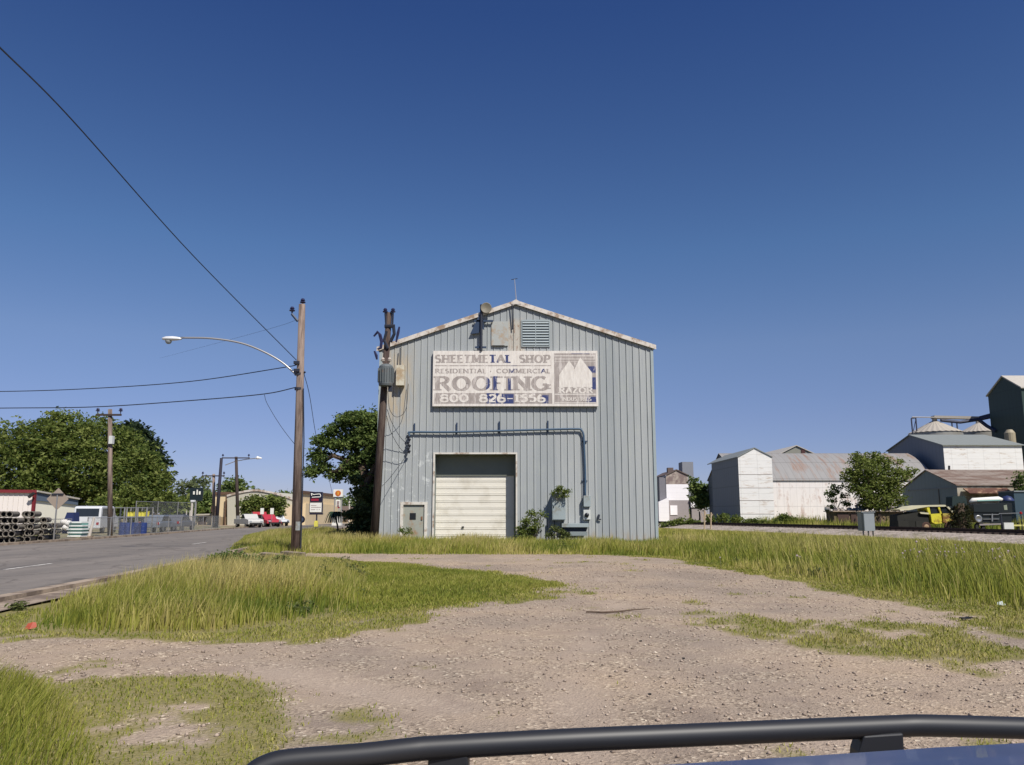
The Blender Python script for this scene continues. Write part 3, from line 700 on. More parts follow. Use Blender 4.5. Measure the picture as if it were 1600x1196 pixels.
def word(t, u0, u1, v0, v1, y=SY-.004, th=.1, tn=.05, mb=None):
    a, c_ = U(u0, v0); e, f_ = U(u1, v1); lettering(mb or tx, t, a, c_, e-a, f_-c_, y, th, tn)
for wd_ in (('SHEETMETAL', .012, .475, .785, .925, .135, .06), ('SHOP', .525, .712, .785, .925, .135, .06), ('RESIDENTIAL', .012, .325, .595, .672, .07, .03),
            ('.', .335, .365, .595, .665, .07, .07), ('COMMERCIAL', .385, .712, .595, .672, .07, .03), ('ROOFING', .014, .702, .285, .535, .26, .085)):
    tx = MB(); word(*wd_[:5], th=wd_[5], tn=wd_[6]); tx.build('dot' if wd_[0] == '.' else 'word', ink, sign)
x0, z0 = U(.012, .722); x1, z1 = U(.715, .738); MB().quad((x0, SY-.003, z0), (x1, SY-.003, z0), (x1, SY-.003, z1), (x0, SY-.003, z1)).build('rule_line', ink, sign)
x0, z0 = U(.012, .045); x1, z1 = U(.722, .235); MB().quad((x0, SY-.003, z0), (x1, SY-.003, z0), (x1, SY-.003, z1), (x0, SY-.003, z1)).build('number_band', ink, sign)
tx = MB(); word('800', .045, .215, .075, .21, th=.15, tn=.07, y=SY-.008); word('826', .282, .44, .075, .21, th=.15, tn=.07, y=SY-.008); word('-', .445, .49, .075, .21, th=.15, tn=.05, y=SY-.008); word('1556', .495, .68, .075, .21, th=.15, tn=.07, y=SY-.008)
tx.build('phone_number', wht, sign)
# logo panel
def rect(u0, u1, v0, v1, y, mb): a, c_ = U(u0, v0); e, f_ = U(u1, v1); mb.quad((a, y, c_), (e, y, c_), (e, y, f_), (a, y, f_))
lp2 = MB(); rect(.735, .988, .045, .955, SY-.003, lp2); lp2.build('logo_field', ink, sign)
wl = MB()
for v0, v1 in ((.90, .915), (.845, .856), (.80, .806), (.205, .222), (.052, .066)): rect(.737, .986, v0, v1, SY-.006, wl)
for pts in ([(.765, .34), (.765, .56), (.827, .82), (.856, .70), (.856, .34)], [(.85, .34), (.85, .62), (.895, .88), (.965, .60), (.965, .34)]):
    wl.quad(*[(U(u, v)[0], SY-.008-(.001 if pts[0][0] > .8 else 0), U(u, v)[1]) for u, v in pts])
lettering(wl, 'RAZOR', *U(.763, .235), (U(.968, 0)[0]-U(.763, 0)[0]), SH*.10, SY-.008, .10, .045)
lettering(wl, 'INDUSTRIES', *U(.778, .095), (U(.958, 0)[0]-U(.778, 0)[0]), SH*.065, SY-.008, .045, .025)
wl.build('logo', wht, sign)

# ================================================================== POLES
wood = M('weathered_pole_wood', lin((134,118,108)), .9, var=.22, scale=3, bmp=.4, sc3=(3, 3, .25), dirt=lin((92,78,70)), dirt_amt=.42)
darkwood = M('dark_pole_wood', lin((62,52,48)), .9, var=.25, scale=3, sc3=(3, 3, .3))
insu = M('insulator_porcelain', lin((44,44,72)), .3, var=.1)
galvp = M('galvanised_tube', lin((170,168,166)), .4, .6, var=.08)
def insulator(mb, p, s=1): mb.lathe(p, [(.012*s, -.22*s), (.03*s, -.05*s), (.1*s, -.03*s), (.11*s, .0), (.05*s, .03*s), (.09*s, .06*s), (.05*s, .13*s), (.001, .14*s)], 10)
# main street light pole
Y1 = 33.2; b0 = P(462, 864, Y1); t0 = P(472, 476, Y1)
sl = empty('street_light_pole', (b0.x, Y1, 0), 'tall brown wooden pole at the roadside carrying a long curved street light arm', 'utility pole')
MB().tube([(b0.x, Y1, -.2), t0], [.20, .135], 12).build('pole', wood, sl, smooth=True)
mb = MB(); insulator(mb, P(473, 474, Y1)+Vector((0, 0, .05)), 1.15); mb.build('insulator', insu, sl)
mb = MB(); insulator(mb, P(457.5, 486, Y1)+Vector((0, -.1, 0)), 1.15); mb.build('insulator', insu, sl)
MB().tube([P(457, 492, Y1)+Vector((0, -.1, 0)), P(466, 503, Y1)+Vector((0, -.1, 0))], .06, 6).build('insulator_bracket', steelb, sl)
la = [P(463, 586, Y1), P(440, 566, Y1), P(410, 549, Y1), P(375, 536, Y1), P(330, 529, Y1-.1), P(282, 528, Y1-.2)]
MB().tube(curve(la, 6), .04, 8).build('lamp_arm', galvp, sl, smooth=True)
hb = P(268, 530, Y1-.2)
lh = MB(); k = []
for i, (u, r, rz2) in enumerate([(-.40, .02, .02), (-.36, .11, .07), (-.2, .16, .11), (.05, .16, .12), (.22, .12, .10), (.36, .07, .07), (.42, .05, .05)]):
    ring = [(hb.x+u, hb.y+r*math.cos(a), hb.z+(rz2 if math.sin(a) > 0 else rz2*.6)*math.sin(a)) for a in np.linspace(0, 2*math.pi, 12, endpoint=False)]; k.append(ring)
lh.v = [p for r_ in k for p in r_]; lh.f = [(i*12+j, i*12+(j+1) % 12, (i+1)*12+(j+1) % 12, (i+1)*12+j) for i in range(6) for j in range(12)]+[tuple(range(12)), tuple(range(72, 84))]
lamp = lh.build('lamp_head', M('lamp_white', lin((215,216,218)), .35, .1, var=.04), sl, smooth=True)
MB().lathe((hb.x-.12, hb.y, hb.z-.06), [(.001, -.16), (.08, -.14), (.13, -.07), (.14, 0)], 12).build('lens', M('lamp_lens', lin((150,156,160)), .2), lamp, smooth=True)
for py in (568, 580): a = P(466, py, Y1); MB().obox((a.x-.02, a.y-.12, a.z), (.24, .22, .12)).build('pole_clamp', M('dark_steel'), sl)
for py in (585, 608): a = P(467, py, Y1); MB().lathe((a.x, a.y, a.z), [(.17, -.05), (.185, -.05), (.185, .05), (.17, .05)], 12).build('pole_band', M('dark_steel'), sl)
a = P(476, 582, Y1); MB().lathe(a, [(.001, -.06), (.06, 0), (.001, .06)], 8).tube([a, P(470, 583, Y1)], .015, 5).build('side_insulator', M('dark_steel'), sl)
a, c_ = P(474, 600, Y1), P(470, 868, Y1); MB().tube([P(475, 608, Y1)+Vector((0, -.1, 0)), P(474, 690, Y1)+Vector((.05, -.1, 0)), P(471, 862, Y1)+Vector((0, -.12, 0))], .028, 6).build('ground_conduit', M('dark_steel'), sl)
q = P(468, 822, Y1); MB().obox((q.x, q.y-.25, q.z), (.16, .1, .35)).build('meter_box', M('box_grey'), sl)
# small box shape lower
# transformer pole (leaning)
Y2 = 41.2; b0 = P(584, 846, Y2); t0 = P(608, 489, Y2-.2)
tp = empty('transformer_pole', (b0.x, Y2, 0), 'leaning dark wooden pole with a transformer can beside the blue metal building', 'utility pole')
MB().tube([(b0.x, Y2, -.2), b0.lerp(t0, .5), t0], [.22, .19, .15], 12).build('pole', M('transformer_pole_wood', lin((88,76,68)), .9, var=.25, scale=3, sc3=(3, 3, .25), dirt=lin((60,46,42)), dirt_amt=.44), tp, smooth=True)
for px in (602, 614):
    mb = MB(); insulator(mb, P(px, 487, Y2-.3), 1.3); mb.build('insulator', insu, tp)
mb = MB()
for px in (602, 614): mb.tube([P(px, 490, Y2-.3), P(px+(1.5 if px < 608 else -1), 512, Y2-.3)], .055, 6)
mb.tube([P(601, 510, Y2-.3), P(617, 510, Y2-.3)], .10, 6); mb.tube([P(604, 518, Y2-.35), P(600, 532, Y2-.35), P(606, 545, Y2-.35)], .08, 6)
mb.tube([P(615, 512, Y2-.35), P(616, 522, Y2-.35), P(610, 535, Y2-.3)], .09, 6)
mb.build('crossarm_bracket', M('dark_steel'), tp)
for pts in ([(624, 511), (622, 520), (619, 535)], [(584, 526), (590, 519), (594, 524), (598, 535)], [(592, 522), (596, 534), (595, 544), (590, 546)], [(585, 549), (588, 556), (589, 562)]):
    MB().tube([P(a, b_, Y2-.4) for a, b_ in pts], [.05]+[.085]*(len(pts)-2)+[.05], 6).build('fuse_cutout', insu, tp)
q = P(603, 587, Y2-.55)
MB().lathe(q, [(.001, .60), (.22, .58), (.33, .50), (.35, .46), (.37, .44), (.37, -.45), (.34, -.55), (.001, -.56)], 20).build('transformer', M('transformer_grey', lin((92,98,100)), .55, var=.15, scale=4, dirt=lin((120,96,78)), dirt_amt=.3), tp, smooth=False)
fn = MB()
for k in range(20):
    a = 2*math.pi*k/20; fn.obox((q.x+.39*math.cos(a), q.y+.39*math.sin(a), q.z), (.06, .015, .72), rz=a)
fn.build('cooling_fin', M('transformer_grey'), tp)
for dx in (-.17, .17):
    mb = MB(); insulator(mb, q+Vector((dx, -.05, .78)), 1.1); mb.build('bushing', M('bushing_pale', lin((180,170,160)), .4), tp)
MB().obox(P(610, 607, Y2-.5), (.2, .25, .35)).build('secondary_bracket', M('dark_steel'), tp)
# box hanging on the wall beside it
q0, q1 = bx(621, 573), bx(632, 604)
lb = empty('wall_cabinet', ((q0.x+q1.x)/2, BY-.2, q1.z), 'tall cream metal cabinet fixed high on the wall beside the transformer', 'cabinet')
MB().box((q0.x, BY-.42, q1.z), (q1.x+.02, BY-.04, q0.z)).build('case', M('cream_box', lin((196,190,172)), .6, var=.08, dirt=lin((166,146,118)), dirt_amt=.4), lb)
MB().tube([cw(626, 545, .2), cw(626, 572, .3)], .03, 6).build('riser', M('dark_steel'), lb)
# wires -------------------------------------------------------------
wirem = M('wire_black', (.02, .022, .03), .6)
def wire(pts, r, label, n=10):
    p = curve(pts, n); o = MB().tube(p, r, 5).build('power_line', wirem); tag(o, label, 'cable')
    return o
wire([P(-420, -420, 7.5), P(-60, 12, 11), P(110, 185, 17), P(300, 398, 25), P(463, 563, Y1-.1)], .017, 'thick black cable sweeping from the upper left sky down to the street light pole')
wire([P(-200, 612, 40), P(0, 612, 38), P(150, 607, 36.5), P(300, 596, 35), P(440, 575, Y1+.1), P(465, 570, Y1)], .02, 'upper of two sagging cables reaching the street light pole from the left')
wire([P(-200, 640, 40), P(0, 638, 38), P(150, 636, 36.5), P(300, 626, 35), P(412, 616, 34), P(465, 605, Y1)], .022, 'lower of two sagging cables reaching the street light pole from the left')
wire([P(413, 617, 34), P(418, 632, 34), P(440, 668, 33.6), P(468, 704, Y1)], .011, 'thin wire hanging from the lower cable to the middle of the street light pole')
wire([P(475, 584, Y1), P(484, 620, 36), P(496, 690, 45), P(513, 745, 60), P(520, 775, 72)], .014, 'thin wire falling from the street light pole behind the oak leaves')
wire([P(470, 498, Y1-.1), P(400, 520, 40), P(250, 560, 80)], .006, 'faint high wire leaving the top of the street light pole toward the left')
for k, (pts, lab) in enumerate([
    ([P(606, 612, Y2-.3), P(609, 640, 42), P(620, 652, 42.4), P(634, 640, 42.6), P(638, 600, 42.8)], 'looped wire between the transformer and the stained wall corner'),
    ([P(605, 640, Y2-.2), P(612, 660, 42), P(626, 684, 42.5), P(639, 696, 42.7)], 'upper service wire from transformer pole to the end of the wall conduit'),
    ([P(604, 650, Y2-.2), P(612, 678, 42), P(628, 704, 42.5), P(640, 708, 42.7)], 'middle service wire from transformer pole to the end of the wall conduit'),
    ([P(597, 760, Y2-.2), P(610, 746, 42), P(628, 722, 42.5), P(640, 704, 42.7)], 'lower service wire rising from the pole to the end of the wall conduit')]):
    wire(pts, .014, lab)

# ------------------------------------------------------------------ farther poles
def simple_pole(px, pb, pt, Y, label, arm=None, lean=0, r=.14, mat=None, extras=None):
    b0 = P(px, pb, Y); t0 = P(px+lean, pt, Y); b0.z = 0
    e = empty('utility_pole', b0, label, 'utility pole', 'utility poles along the far side of the road')
    MB().tube([b0, t0], [r*1.25, r], 10).build('pole', mat or wood, e, smooth=True)
    if arm:
        z, hw_ = arm; a = P(px+lean, z, Y)
        MB().obox((a.x, a.y-.15, a.z), (hw_*2, .11, .13)).build('crossarm', darkwood, e)
        for dx in (-hw_*.93, hw_*.93):
            mb = MB(); insulator(mb, Vector((a.x+dx, a.y-.15, a.z+.3)), 1.3); mb.build('insulator', insu, e)
    return e
e = simple_pole(172, 838, 640, 55, 'brown pole with a crossarm and pale box in front of the broad trees at left', (649, .85))
q = P(176, 688, 55); MB().obox((q.x, q.y-.15, q.z), (.25, .3, .55)).build('pole_box', M('pale_box'), e)
simple_pole(334, 822, 741, 92, 'slim pole with crossarm standing before the left end of the beige building', (744, 1.3), r=.15)
simple_pole(338, 824, 716, 90, 'dark leaning pole without crossarm in front of the beige building', None, lean=8, r=.16, mat=M('black_pole', lin((40,38,50)), .8))
e = simple_pole(372, 820, 714, 98, 'tall grey pole with crossarm and street lamp before the arched beige building', (716, 1.7), lean=-3, r=.17, mat=darkwood)
MB().tube([P(352, 727, 98), P(368, 721, 98), P(385, 718, 98), P(403, 716, 97.6)], .05, 6).build('lamp_arm', galvp, e)
MB().tube([P(399, 716.5, 97.6), P(402, 715.5, 97.6), P(409, 716.5, 97.6)], [.06, .2, .08], 8).build('lamp_head', M('lamp_white'), e)
MB().obox(P(372, 812, 97.8), (.35, .2, .9)).build('utility_box', galvp, e)

# ================================================================== VEGETATION
def leafmat(name, dark, mid, light, trans=.42):
    m, nt_, b = newmat(name)
    at = nt_.nodes.new('ShaderNodeAttribute'); at.attribute_name = 'tint'
    r = ramp(nt_, [(0, dark), (.5, mid), (1, light)], at.outputs['Fac'])
    nt_.links.new(r.outputs[0], b.inputs['Base Color']); b.inputs['Roughness'].default_value = .65; b.inputs['Specular IOR Level'].default_value = .25
    tr_ = nt_.nodes.new('ShaderNodeBsdfTranslucent'); nt_.links.new(r.outputs[0], tr_.inputs[0])
    ms_ = nt_.nodes.new('ShaderNodeMixShader'); ms_.inputs[0].default_value = trans
    out = nt_.nodes['Material Output']; nt_.links.new(b.outputs[0], ms_.inputs[1]); nt_.links.new(tr_.outputs[0], ms_.inputs[2]); nt_.links.new(ms_.outputs[0], out.inputs[0])
    return m
LEAF = {
 'oak': leafmat('oak_leaves', (.05, .085, .025), (.12, .175, .045), (.23, .28, .08)),
 'broad': leafmat('broad_leaves', (.05, .085, .018), (.135, .175, .036), (.26, .29, .08)),
 'pine': leafmat('pine_needles', (.012, .026, .014), (.025, .045, .02), (.05, .075, .03)),
 'bush': leafmat('bush_leaves', (.05, .07, .02), (.11, .135, .04), (.20, .22, .08)),
 'pale': leafmat('pale_leaves', (.06, .08, .03), (.13, .16, .07), (.22, .25, .12)),
}
def leaves(centers, radii, n, size, up=.35, shell=.5, tintbase=.5):
    """leaf sprays: small clumps spread through ellipsoids; returns verts, faces, tint"""
    centers = np.array(centers, float); radii = np.array(radii, float)
    if radii.ndim == 1: radii = np.repeat(radii[:, None], 3, 1)*np.array([1, 1, .78])
    vol = (radii.prod(1))**(2/3); cnt = np.maximum(1, (vol/vol.sum()*n/9).astype(int)); V_ = []; T = []
    for c, r, k in zip(centers, radii, cnt):
        d = rng.normal(size=(k, 3)); d /= np.linalg.norm(d, axis=1)[:, None]
        rad = (shell+(1-shell)*rng.random(k)**.7)*(1+.20*rng.normal(size=k))
        cl = c+d*r*rad[:, None]
        ct = np.clip(tintbase+.22*rng.normal(size=k), 0, 1)
        sub = 9; cs = np.repeat(cl, sub, 0)+rng.normal(size=(k*sub, 3))*size*np.array([1.5, 1.5, .8])
        V_.append(cs); T.append(np.clip(np.repeat(ct, sub)+.12*rng.normal(size=k*sub), 0, 1))
    C = np.concatenate(V_); T = np.concatenate(T); m_ = len(C)
    a = rng.normal(size=(m_, 3)); a[:, 2] *= .6; a /= np.linalg.norm(a, axis=1)[:, None]
    b_ = np.cross(a, rng.normal(size=(m_, 3))); b_ /= np.linalg.norm(b_, axis=1)[:, None]
    s = size*(.55+.7*rng.random(m_))[:, None]
    q = np.stack([C-a*s, C-b_*s*.5, C+a*s, C+b_*s*.5], 1).reshape(-1, 3)
    return q, np.arange(m_*4).reshape(-1, 4), np.repeat(T, 4)
def crown(name, parent, centers, radii, n, size, mat, **k):
    v, f, t = leaves(centers, radii, n, size, **k); off_ = np.array(wloc(parent)) if parent else np.zeros(3)
    o = nmesh(name, v-off_, f, mat, {'tint': t}); 
    if parent: o.parent = parent
    return o
def tree(base, blobs, label, kind='broad', n=5000, size=.3, trunk_r=.3, name='tree', cat='tree', group=None, limbs=True, tb=.5, shell=.5):
    base = Vector(base); e = empty(name, base, label, cat, group)
    cs = [Vector(c) for c, r in blobs]; mb = MB(); topc = sum(cs, Vector())/len(cs)
    fork = base.lerp(Vector((topc.x, topc.y, topc.z)), .4)
    mb.tube([base-Vector((0, 0, .2)), base.lerp(fork, .5)+Vector((.1, 0, 0)), fork], [trunk_r*1.2, trunk_r, trunk_r*.8], 8)
    bark = M('bark', lin((86,72,60)), .95, var=.3, scale=4, sc3=(3, 3, .5))
    tr_ = mb.build('trunk', bark, e)
    if limbs:
        lm = MB()
        for c in cs:
            md = fork.lerp(c, .5)+Vector((random.uniform(-.4, .4), random.uniform(-.4, .4), .3)); lm.tube([fork, md, c], [trunk_r*.5, trunk_r*.3, trunk_r*.08], 6)
        lm.build('limbs', bark, e)
    crown('crown', e, [tuple(c) for c in cs], [r if isinstance(r, (tuple, list)) else (r, r, r*.8) for c, r in blobs], n, size, LEAF[kind], tintbase=tb, shell=shell)
    return e
def bl(l, Y):   # (px, py, radius_px) -> blobs
    out = []
    for px, py, r, *o in l:
        yy = Y+(o[0] if o else random.uniform(-.5, .5)*r/F*Y); c = P(px, py, yy); out.append((c, r/F*Y))
    return out
TG = 'trees behind the yard across the road'
tree(P(30, 812, 105)*1, bl([(10, 700, 42), (45, 690, 40), (-30, 705, 45), (20, 745, 50), (60, 735, 40), (-20, 760, 50), (45, 775, 38)], 105), 'broad green tree farthest left behind the white building with red trim', 'broad', 15000, .27, group=TG)
tree(P(100, 812, 108), bl([(75, 680, 38), (110, 670, 34), (130, 690, 40), (90, 715, 48), (135, 735, 45), (75, 755, 42), (120, 775, 40), (88, 658, 18)], 108), 'tallest broad tree rising in the middle of the clump at left', 'broad', 19000, .27, group=TG)
tree(P(175, 815, 112), bl([(160, 675, 28), (190, 690, 30), (165, 715, 42), (205, 720, 36), (185, 755, 45), (150, 775, 36), (205, 785, 34)], 112), 'broad tree directly behind the brown crossarm pole', 'broad', 16000, .28, group=TG, tb=.42)
tree(P(235, 815, 104), bl([(222, 715, 24), (235, 745, 30), (225, 775, 34), (250, 780, 22), (205, 790, 30), (170, 795, 26)], 104), 'lower leafy tree at the right end of the clump at left', 'broad', 11000, .26, group=TG)
tree(P(245, 818, 130), bl([(215, 678, 15), (232, 695, 16), (245, 720, 15), (252, 750, 14), (262, 780, 12), (200, 670, 12)], 130), 'dark pine showing behind the right shoulder of the tree clump', 'pine', 3500, .42, name='pine_tree', cat='tree')
for px, py, r, Y, k, lab in ((285, 795, 22, 125, 'broad', 'small round tree left of the black sign'), (315, 785, 26, 150, 'oak', 'dark tree right behind the black sign with white letters'),
                        (365, 768, 28, 160, 'oak', 'dark rounded tree above the left roof of the beige building'), (345, 790, 26, 150, 'oak', 'dark tree at the left end of the beige building'), (400, 778, 14, 170, 'oak', 'small dark treetop over the arched roof'),
                        (470, 790, 18, 150, 'oak', 'green tree right behind the street light pole'), (445, 780, 12, 170, 'oak', 'small dark treetop right of the arched roof peak')):
    b0 = P(px, 812, Y); b0.z = 0
    tree(b0, bl([(px-r*.45, py+r*.2, r*.6), (px+r*.45, py+r*.15, r*.6), (px, py-r*.25, r*.65), (px+r*.1, py+r*.6, r*.7)], Y), lab, k, 2500, .42, limbs=False)
for px, top, lab in ((292, 752, 'hazy bare-branched tree far behind the black sign'), (313, 745, 'hazy pale tree standing beyond the leaning dark pole'), ):
    b0 = P(px, 812, 190); b0.z = 0
    tree(b0, bl([(px-6, top+10, 9), (px+7, top+7, 9), (px, top+20, 11), (px+2, top+32, 11)], 190), lab, 'pale', 700, .45, limbs=True, trunk_r=.25)
wd = MB()
# far wooded skyline (reads as one mass)
cs = []; rs = []
for px in range(180, 700, 9):
    Y = 230+random.uniform(-15, 15); c = P(px, 800-random.uniform(2, 14), Y); cs.append(tuple(c)); rs.append(3.2+random.random()*1.6)
for px in list(range(1020, 1130, 8)):
    Y = 240; c = P(px, 795-random.uniform(0, 14), Y); cs.append(tuple(c)); rs.append(3.6)
for px in list(range(1370, 1430, 8)):
    Y = 190; c = P(px, 735+(1425-px)*.55-random.uniform(0, 24), Y); cs.append(tuple(c)); rs.append(3.0)
    c = P(px, 765, Y); cs.append(tuple(c)); rs.append(5.0)
o = crown('distant_woods', None, cs, rs, 16000, .55, LEAF['oak']); tag(o, 'low dark line of far woods along the horizon', 'woods', kind='stuff')

# big oak left of the building
ot = empty('oak_tree', P(572, 838, 56)*1, 'large dark oak reaching out from behind the left side of the blue building', 'tree')
ot.location.z = 0
bark = M('bark')
mb = MB(); base = Vector(ot.location)
mb.tube([base, P(572, 790, 56), P(570, 745, 56)], [.55, .45, .4], 10); mb.build('trunk', bark, ot)
lm = MB()
for pts in ([(570, 745), (548, 722), (520, 712), (497, 728)], [(570, 745), (555, 700), (530, 660)], [(570, 745), (575, 690), (572, 650)], [(548, 722), (530, 735), (512, 740)], [(570, 760), (590, 720), (600, 690)]):
    lm.tube([P(a, b_, 56+random.uniform(-1, 1)) for a, b_ in pts], [.28]+[.18]*(len(pts)-2)+[.06], 6)
lm.build('limbs', bark, ot)
ob = bl([(560, 655, 17), (582, 660, 20), (540, 660, 14), (570, 685, 22), (545, 690, 18), (520, 672, 11), (505, 690, 13), (525, 695, 12), (498, 712, 13), (490, 735, 10), (507, 730, 9), (484, 742, 5), (556, 720, 16), (585, 715, 22),
         (540, 735, 12), (562, 745, 14), (585, 755, 20), (600, 690, 20), (604, 730, 20), (528, 745, 7), (574, 780, 17), (588, 800, 18), (566, 805, 12), (518, 742, 6)], 56)
v, f, t = leaves([tuple(c) for c, r in ob], [(r, r*1.5, r*.85) for c, r in ob], 26000, .14, shell=.3)
o = nmesh('crown', v-np.array(wloc(ot)), f, LEAF['oak'], {'tint': t}); o.parent = ot
def shrub(name, pts, Y, n, size, kind, label, cat='shrub', stems=True, group=None, gz_=0):
    b_ = bl(pts, Y); c0 = sum((c for c, r in b_), Vector())/len(b_); e = empty(name, (c0.x, c0.y, gz_), label, cat, group)
    if stems:
        mb = MB()
        for c, r in b_: mb.tube([(c0.x+random.uniform(-.1, .1), c0.y, gz_-.05), c], [.03, .012], 5)
        mb.build('stem', M('bark'), e)
    crown('foliage', e, [tuple(c) for c, r in b_], [r for c, r in b_], n, size, LEAF[kind]); return e
shrub('shrub', [(560, 800, 12), (572, 815, 14), (556, 825, 10), (580, 825, 12), (548, 805, 7), (562, 770, 9), (556, 750, 7)], 50, 4500, .13, 'bush', 'bright green sapling and undergrowth below the oak beside the building')
shrub('shrub', [(822, 815, 7), (830, 803, 6), (838, 812, 5), (818, 828, 9), (830, 828, 7), (846, 803, 4), (815, 838, 8), (826, 840, 8), (838, 822, 6), (852, 806, 3)], 42.3, 2300, .065, 'broad', 'leafy green bush growing at the right edge of the roll-up door')
shrub('vine', [(872, 766, 5), (881, 770, 5), (876, 761, 4), (868, 768, 3), (885, 776, 3), (876, 776, 2), (888, 768, 3), (864, 772, 3)], 42.35, 800, .055, 'broad', 'green vine spilling over the top of the large electrical cabinet', 'plant', stems=False)
shrub('weed', [(868, 826, 6), (876, 832, 6), (884, 838, 7), (860, 836, 6)], 42.3, 900, .06, 'bush', 'low green weeds under the electrical cabinet', 'plant')
shrub('weed', [(628, 829, 4), (633, 833, 3), (639, 826, 2.5), (641, 832, 3)], 42.5, 400, .05, 'oak', 'dark weed climbing at the foot of the small side door', 'plant')
shrub('fern', [(350, 872, 9), (370, 874, 11), (395, 878, 10), (420, 882, 9), (440, 876, 8), (335, 876, 8)], 21.5, 3200, .05, 'oak', 'dark leafy weeds among the tall roadside grass', 'plant')
shrub('weed', [(27, 946, 5), (32, 944, 4), (30, 950, 5)], 13.6, 260, .035, 'bush', 'small round green weed on the pavement by the near kerb', 'plant')
# drooping young palm in front of the filling station
pm = empty('young_palm', P(530, 846, 52)*1, 'small dark drooping palm on a thin leaning stem before the filling station', 'tree'); pm.location.z = 0
MB().tube([pm.location, P(527, 820, 52), P(523, 806, 52)], [.07, .06, .05], 6).build('trunk', M('bark'), pm)
fr = MB(); hc = P(524, 803, 52)
for k in range(26):
    a = 2*math.pi*k/26+random.uniform(-.1, .1); L = random.uniform(.6, .78); q = []
    for t_ in np.linspace(0, 1, 6): q.append(hc+Vector((math.cos(a)*L*t_, math.sin(a)*L*t_, .22*math.sin(t_*2.2)-.75*t_**3)))
    for i in range(5):
        s_ = Vector((-math.sin(a), math.cos(a), -.3))*(.10*(1-i/6)); fr.quad(q[i]-s_, q[i]+s_, q[i+1]+s_*.8, q[i+1]-s_*.8)
fr.build('fronds', M('frond_green', (.02, .045, .02), .6), pm)

# ------------------------------------------------------------------ GRASS
grassm = leafmat('grass_blades', (.11, .155, .02), (.275, .285, .045), (.50, .42, .16), .33)
def blades(name, x, y, h, w, lean, tint, label, z=None, wind=(.25, .1), mat=None, cat='grass'):
    n = len(x); z = gz(x, y) if z is None else z
    a = rng.random(n)*2*np.pi; dx, dy = np.cos(a)*w/2, np.sin(a)*w/2
    la = rng.random(n)*2*np.pi; lx = np.cos(la)*lean*h*rng.random(n)+wind[0]*h*rng.random(n); ly = np.sin(la)*lean*h*rng.random(n)+wind[1]*h*rng.random(n)
    v = np.zeros((n, 5, 3))
    v[:, 0] = np.stack([x-dx, y-dy, z-.02], 1); v[:, 1] = np.stack([x+dx, y+dy, z-.02], 1)
    v[:, 2] = np.stack([x-dx*.8+lx*.35, y-dy*.8+ly*.35, z+h*.55], 1); v[:, 3] = np.stack([x+dx*.8+lx*.35, y+dy*.8+ly*.35, z+h*.55], 1)
    v[:, 4] = np.stack([x+lx, y+ly, z+h*.97], 1)
    k = (np.arange(n)*5)[:, None]; f = np.concatenate([k+np.array([0, 1, 3]), k+np.array([0, 3, 2]), k+np.array([2, 3, 4])], 0)
    o = nmesh(name, v.reshape(-1, 3), f, mat or grassm, {'tint': np.repeat(np.clip(tint, 0, 1), 5)})
    return tag(o, label, cat, kind='stuff')
def sample(poly, n):
    p = np.array(poly); lo, hi = p.min(0), p.max(0); xs = []; ys = []; got = 0
    while got < n:
        x = rng.uniform(lo[0], hi[0], n*2); y = rng.uniform(lo[1], hi[1], n*2); k = inpoly(x, y, poly); xs.append(x[k]); ys.append(y[k]); got += k.sum()
    return np.concatenate(xs)[:n], np.concatenate(ys)[:n]
def edge_h(poly, x, y, soft):
    """0 at the border of the polygon, 1 well inside"""
    d = np.full(x.shape, 1e9)
    for i in range(len(poly)):
        a = np.array(poly[i]); b_ = np.array(poly[(i+1) % len(poly)]); ab = b_-a; t = np.clip(((x-a[0])*ab[0]+(y-a[1])*ab[1])/(ab@ab+1e-9), 0, 1)
        d = np.minimum(d, np.hypot(x-a[0]-t*ab[0], y-a[1]-t*ab[1]))
    return np.clip(d/soft, 0, 1)
island = Gp([(30,985),(110,990),(200,992),(330,990),(430,978),(540,958),(585,945),(575,915),(565,892),(540,880),(430,882),(320,884),(230,900),(150,920),(70,948)])
x, y = sample(island, 62000); x = x+rng.normal(size=len(x))*.22; y = y+rng.normal(size=len(y))*.22; e_ = edge_h(island, x, y, 1.3)*inpoly(x, y, island); nn = fbm(x*.6, y*.6, 31); n2 = fbm(x*2.5, y*2.5, 33)
nn = np.clip(.5+(nn-.5)*1.7, 0, 1)
h = (.10+.38*e_)*(.35+1.15*nn)*(.5+.85*rng.random(len(x)))*np.interp(y, [10, 17, 22, 27], [1, 1.1, .8, .5]); gapk = rng.random(len(x)) < (.35+.9*n2)*np.clip(e_*1.6+.08, 0, 1)
blades('tall_grass', x[gapk], y[gapk], h[gapk], .012+.01*rng.random(gapk.sum()), .45, (.34+.20*np.clip((y-11)/9, 0, 1)+.14*np.clip((-x-4)/4, 0, 1)+.9*(nn-.5)+.25*(h/.45-.5)+.16*rng.normal(size=len(x)))[gapk], 'tall wind-bent green and straw grass between the kerb and the gravel drive')
isl2 = Gp([(530,958),(620,958),(760,940),(880,915),(760,895),(600,880),(540,880)])
x, y = sample(isl2, 42000); nn = fbm(x*.8, y*.8, 41); x = x+rng.normal(size=len(x))*.25; y = y+rng.normal(size=len(y))*.25; e_ = edge_h(isl2, x, y, 1.2)*inpoly(x, y, isl2)
h = (.03+.10*nn*e_+.01)*(.6+.8*rng.random(len(x)))
blades('mown_grass', x, y, h, .012+.008*rng.random(len(x)), .8, .40+.8*(nn-.5)+.15*rng.normal(size=len(x)), 'short trodden grass tongue reaching into the gravel in the middle')
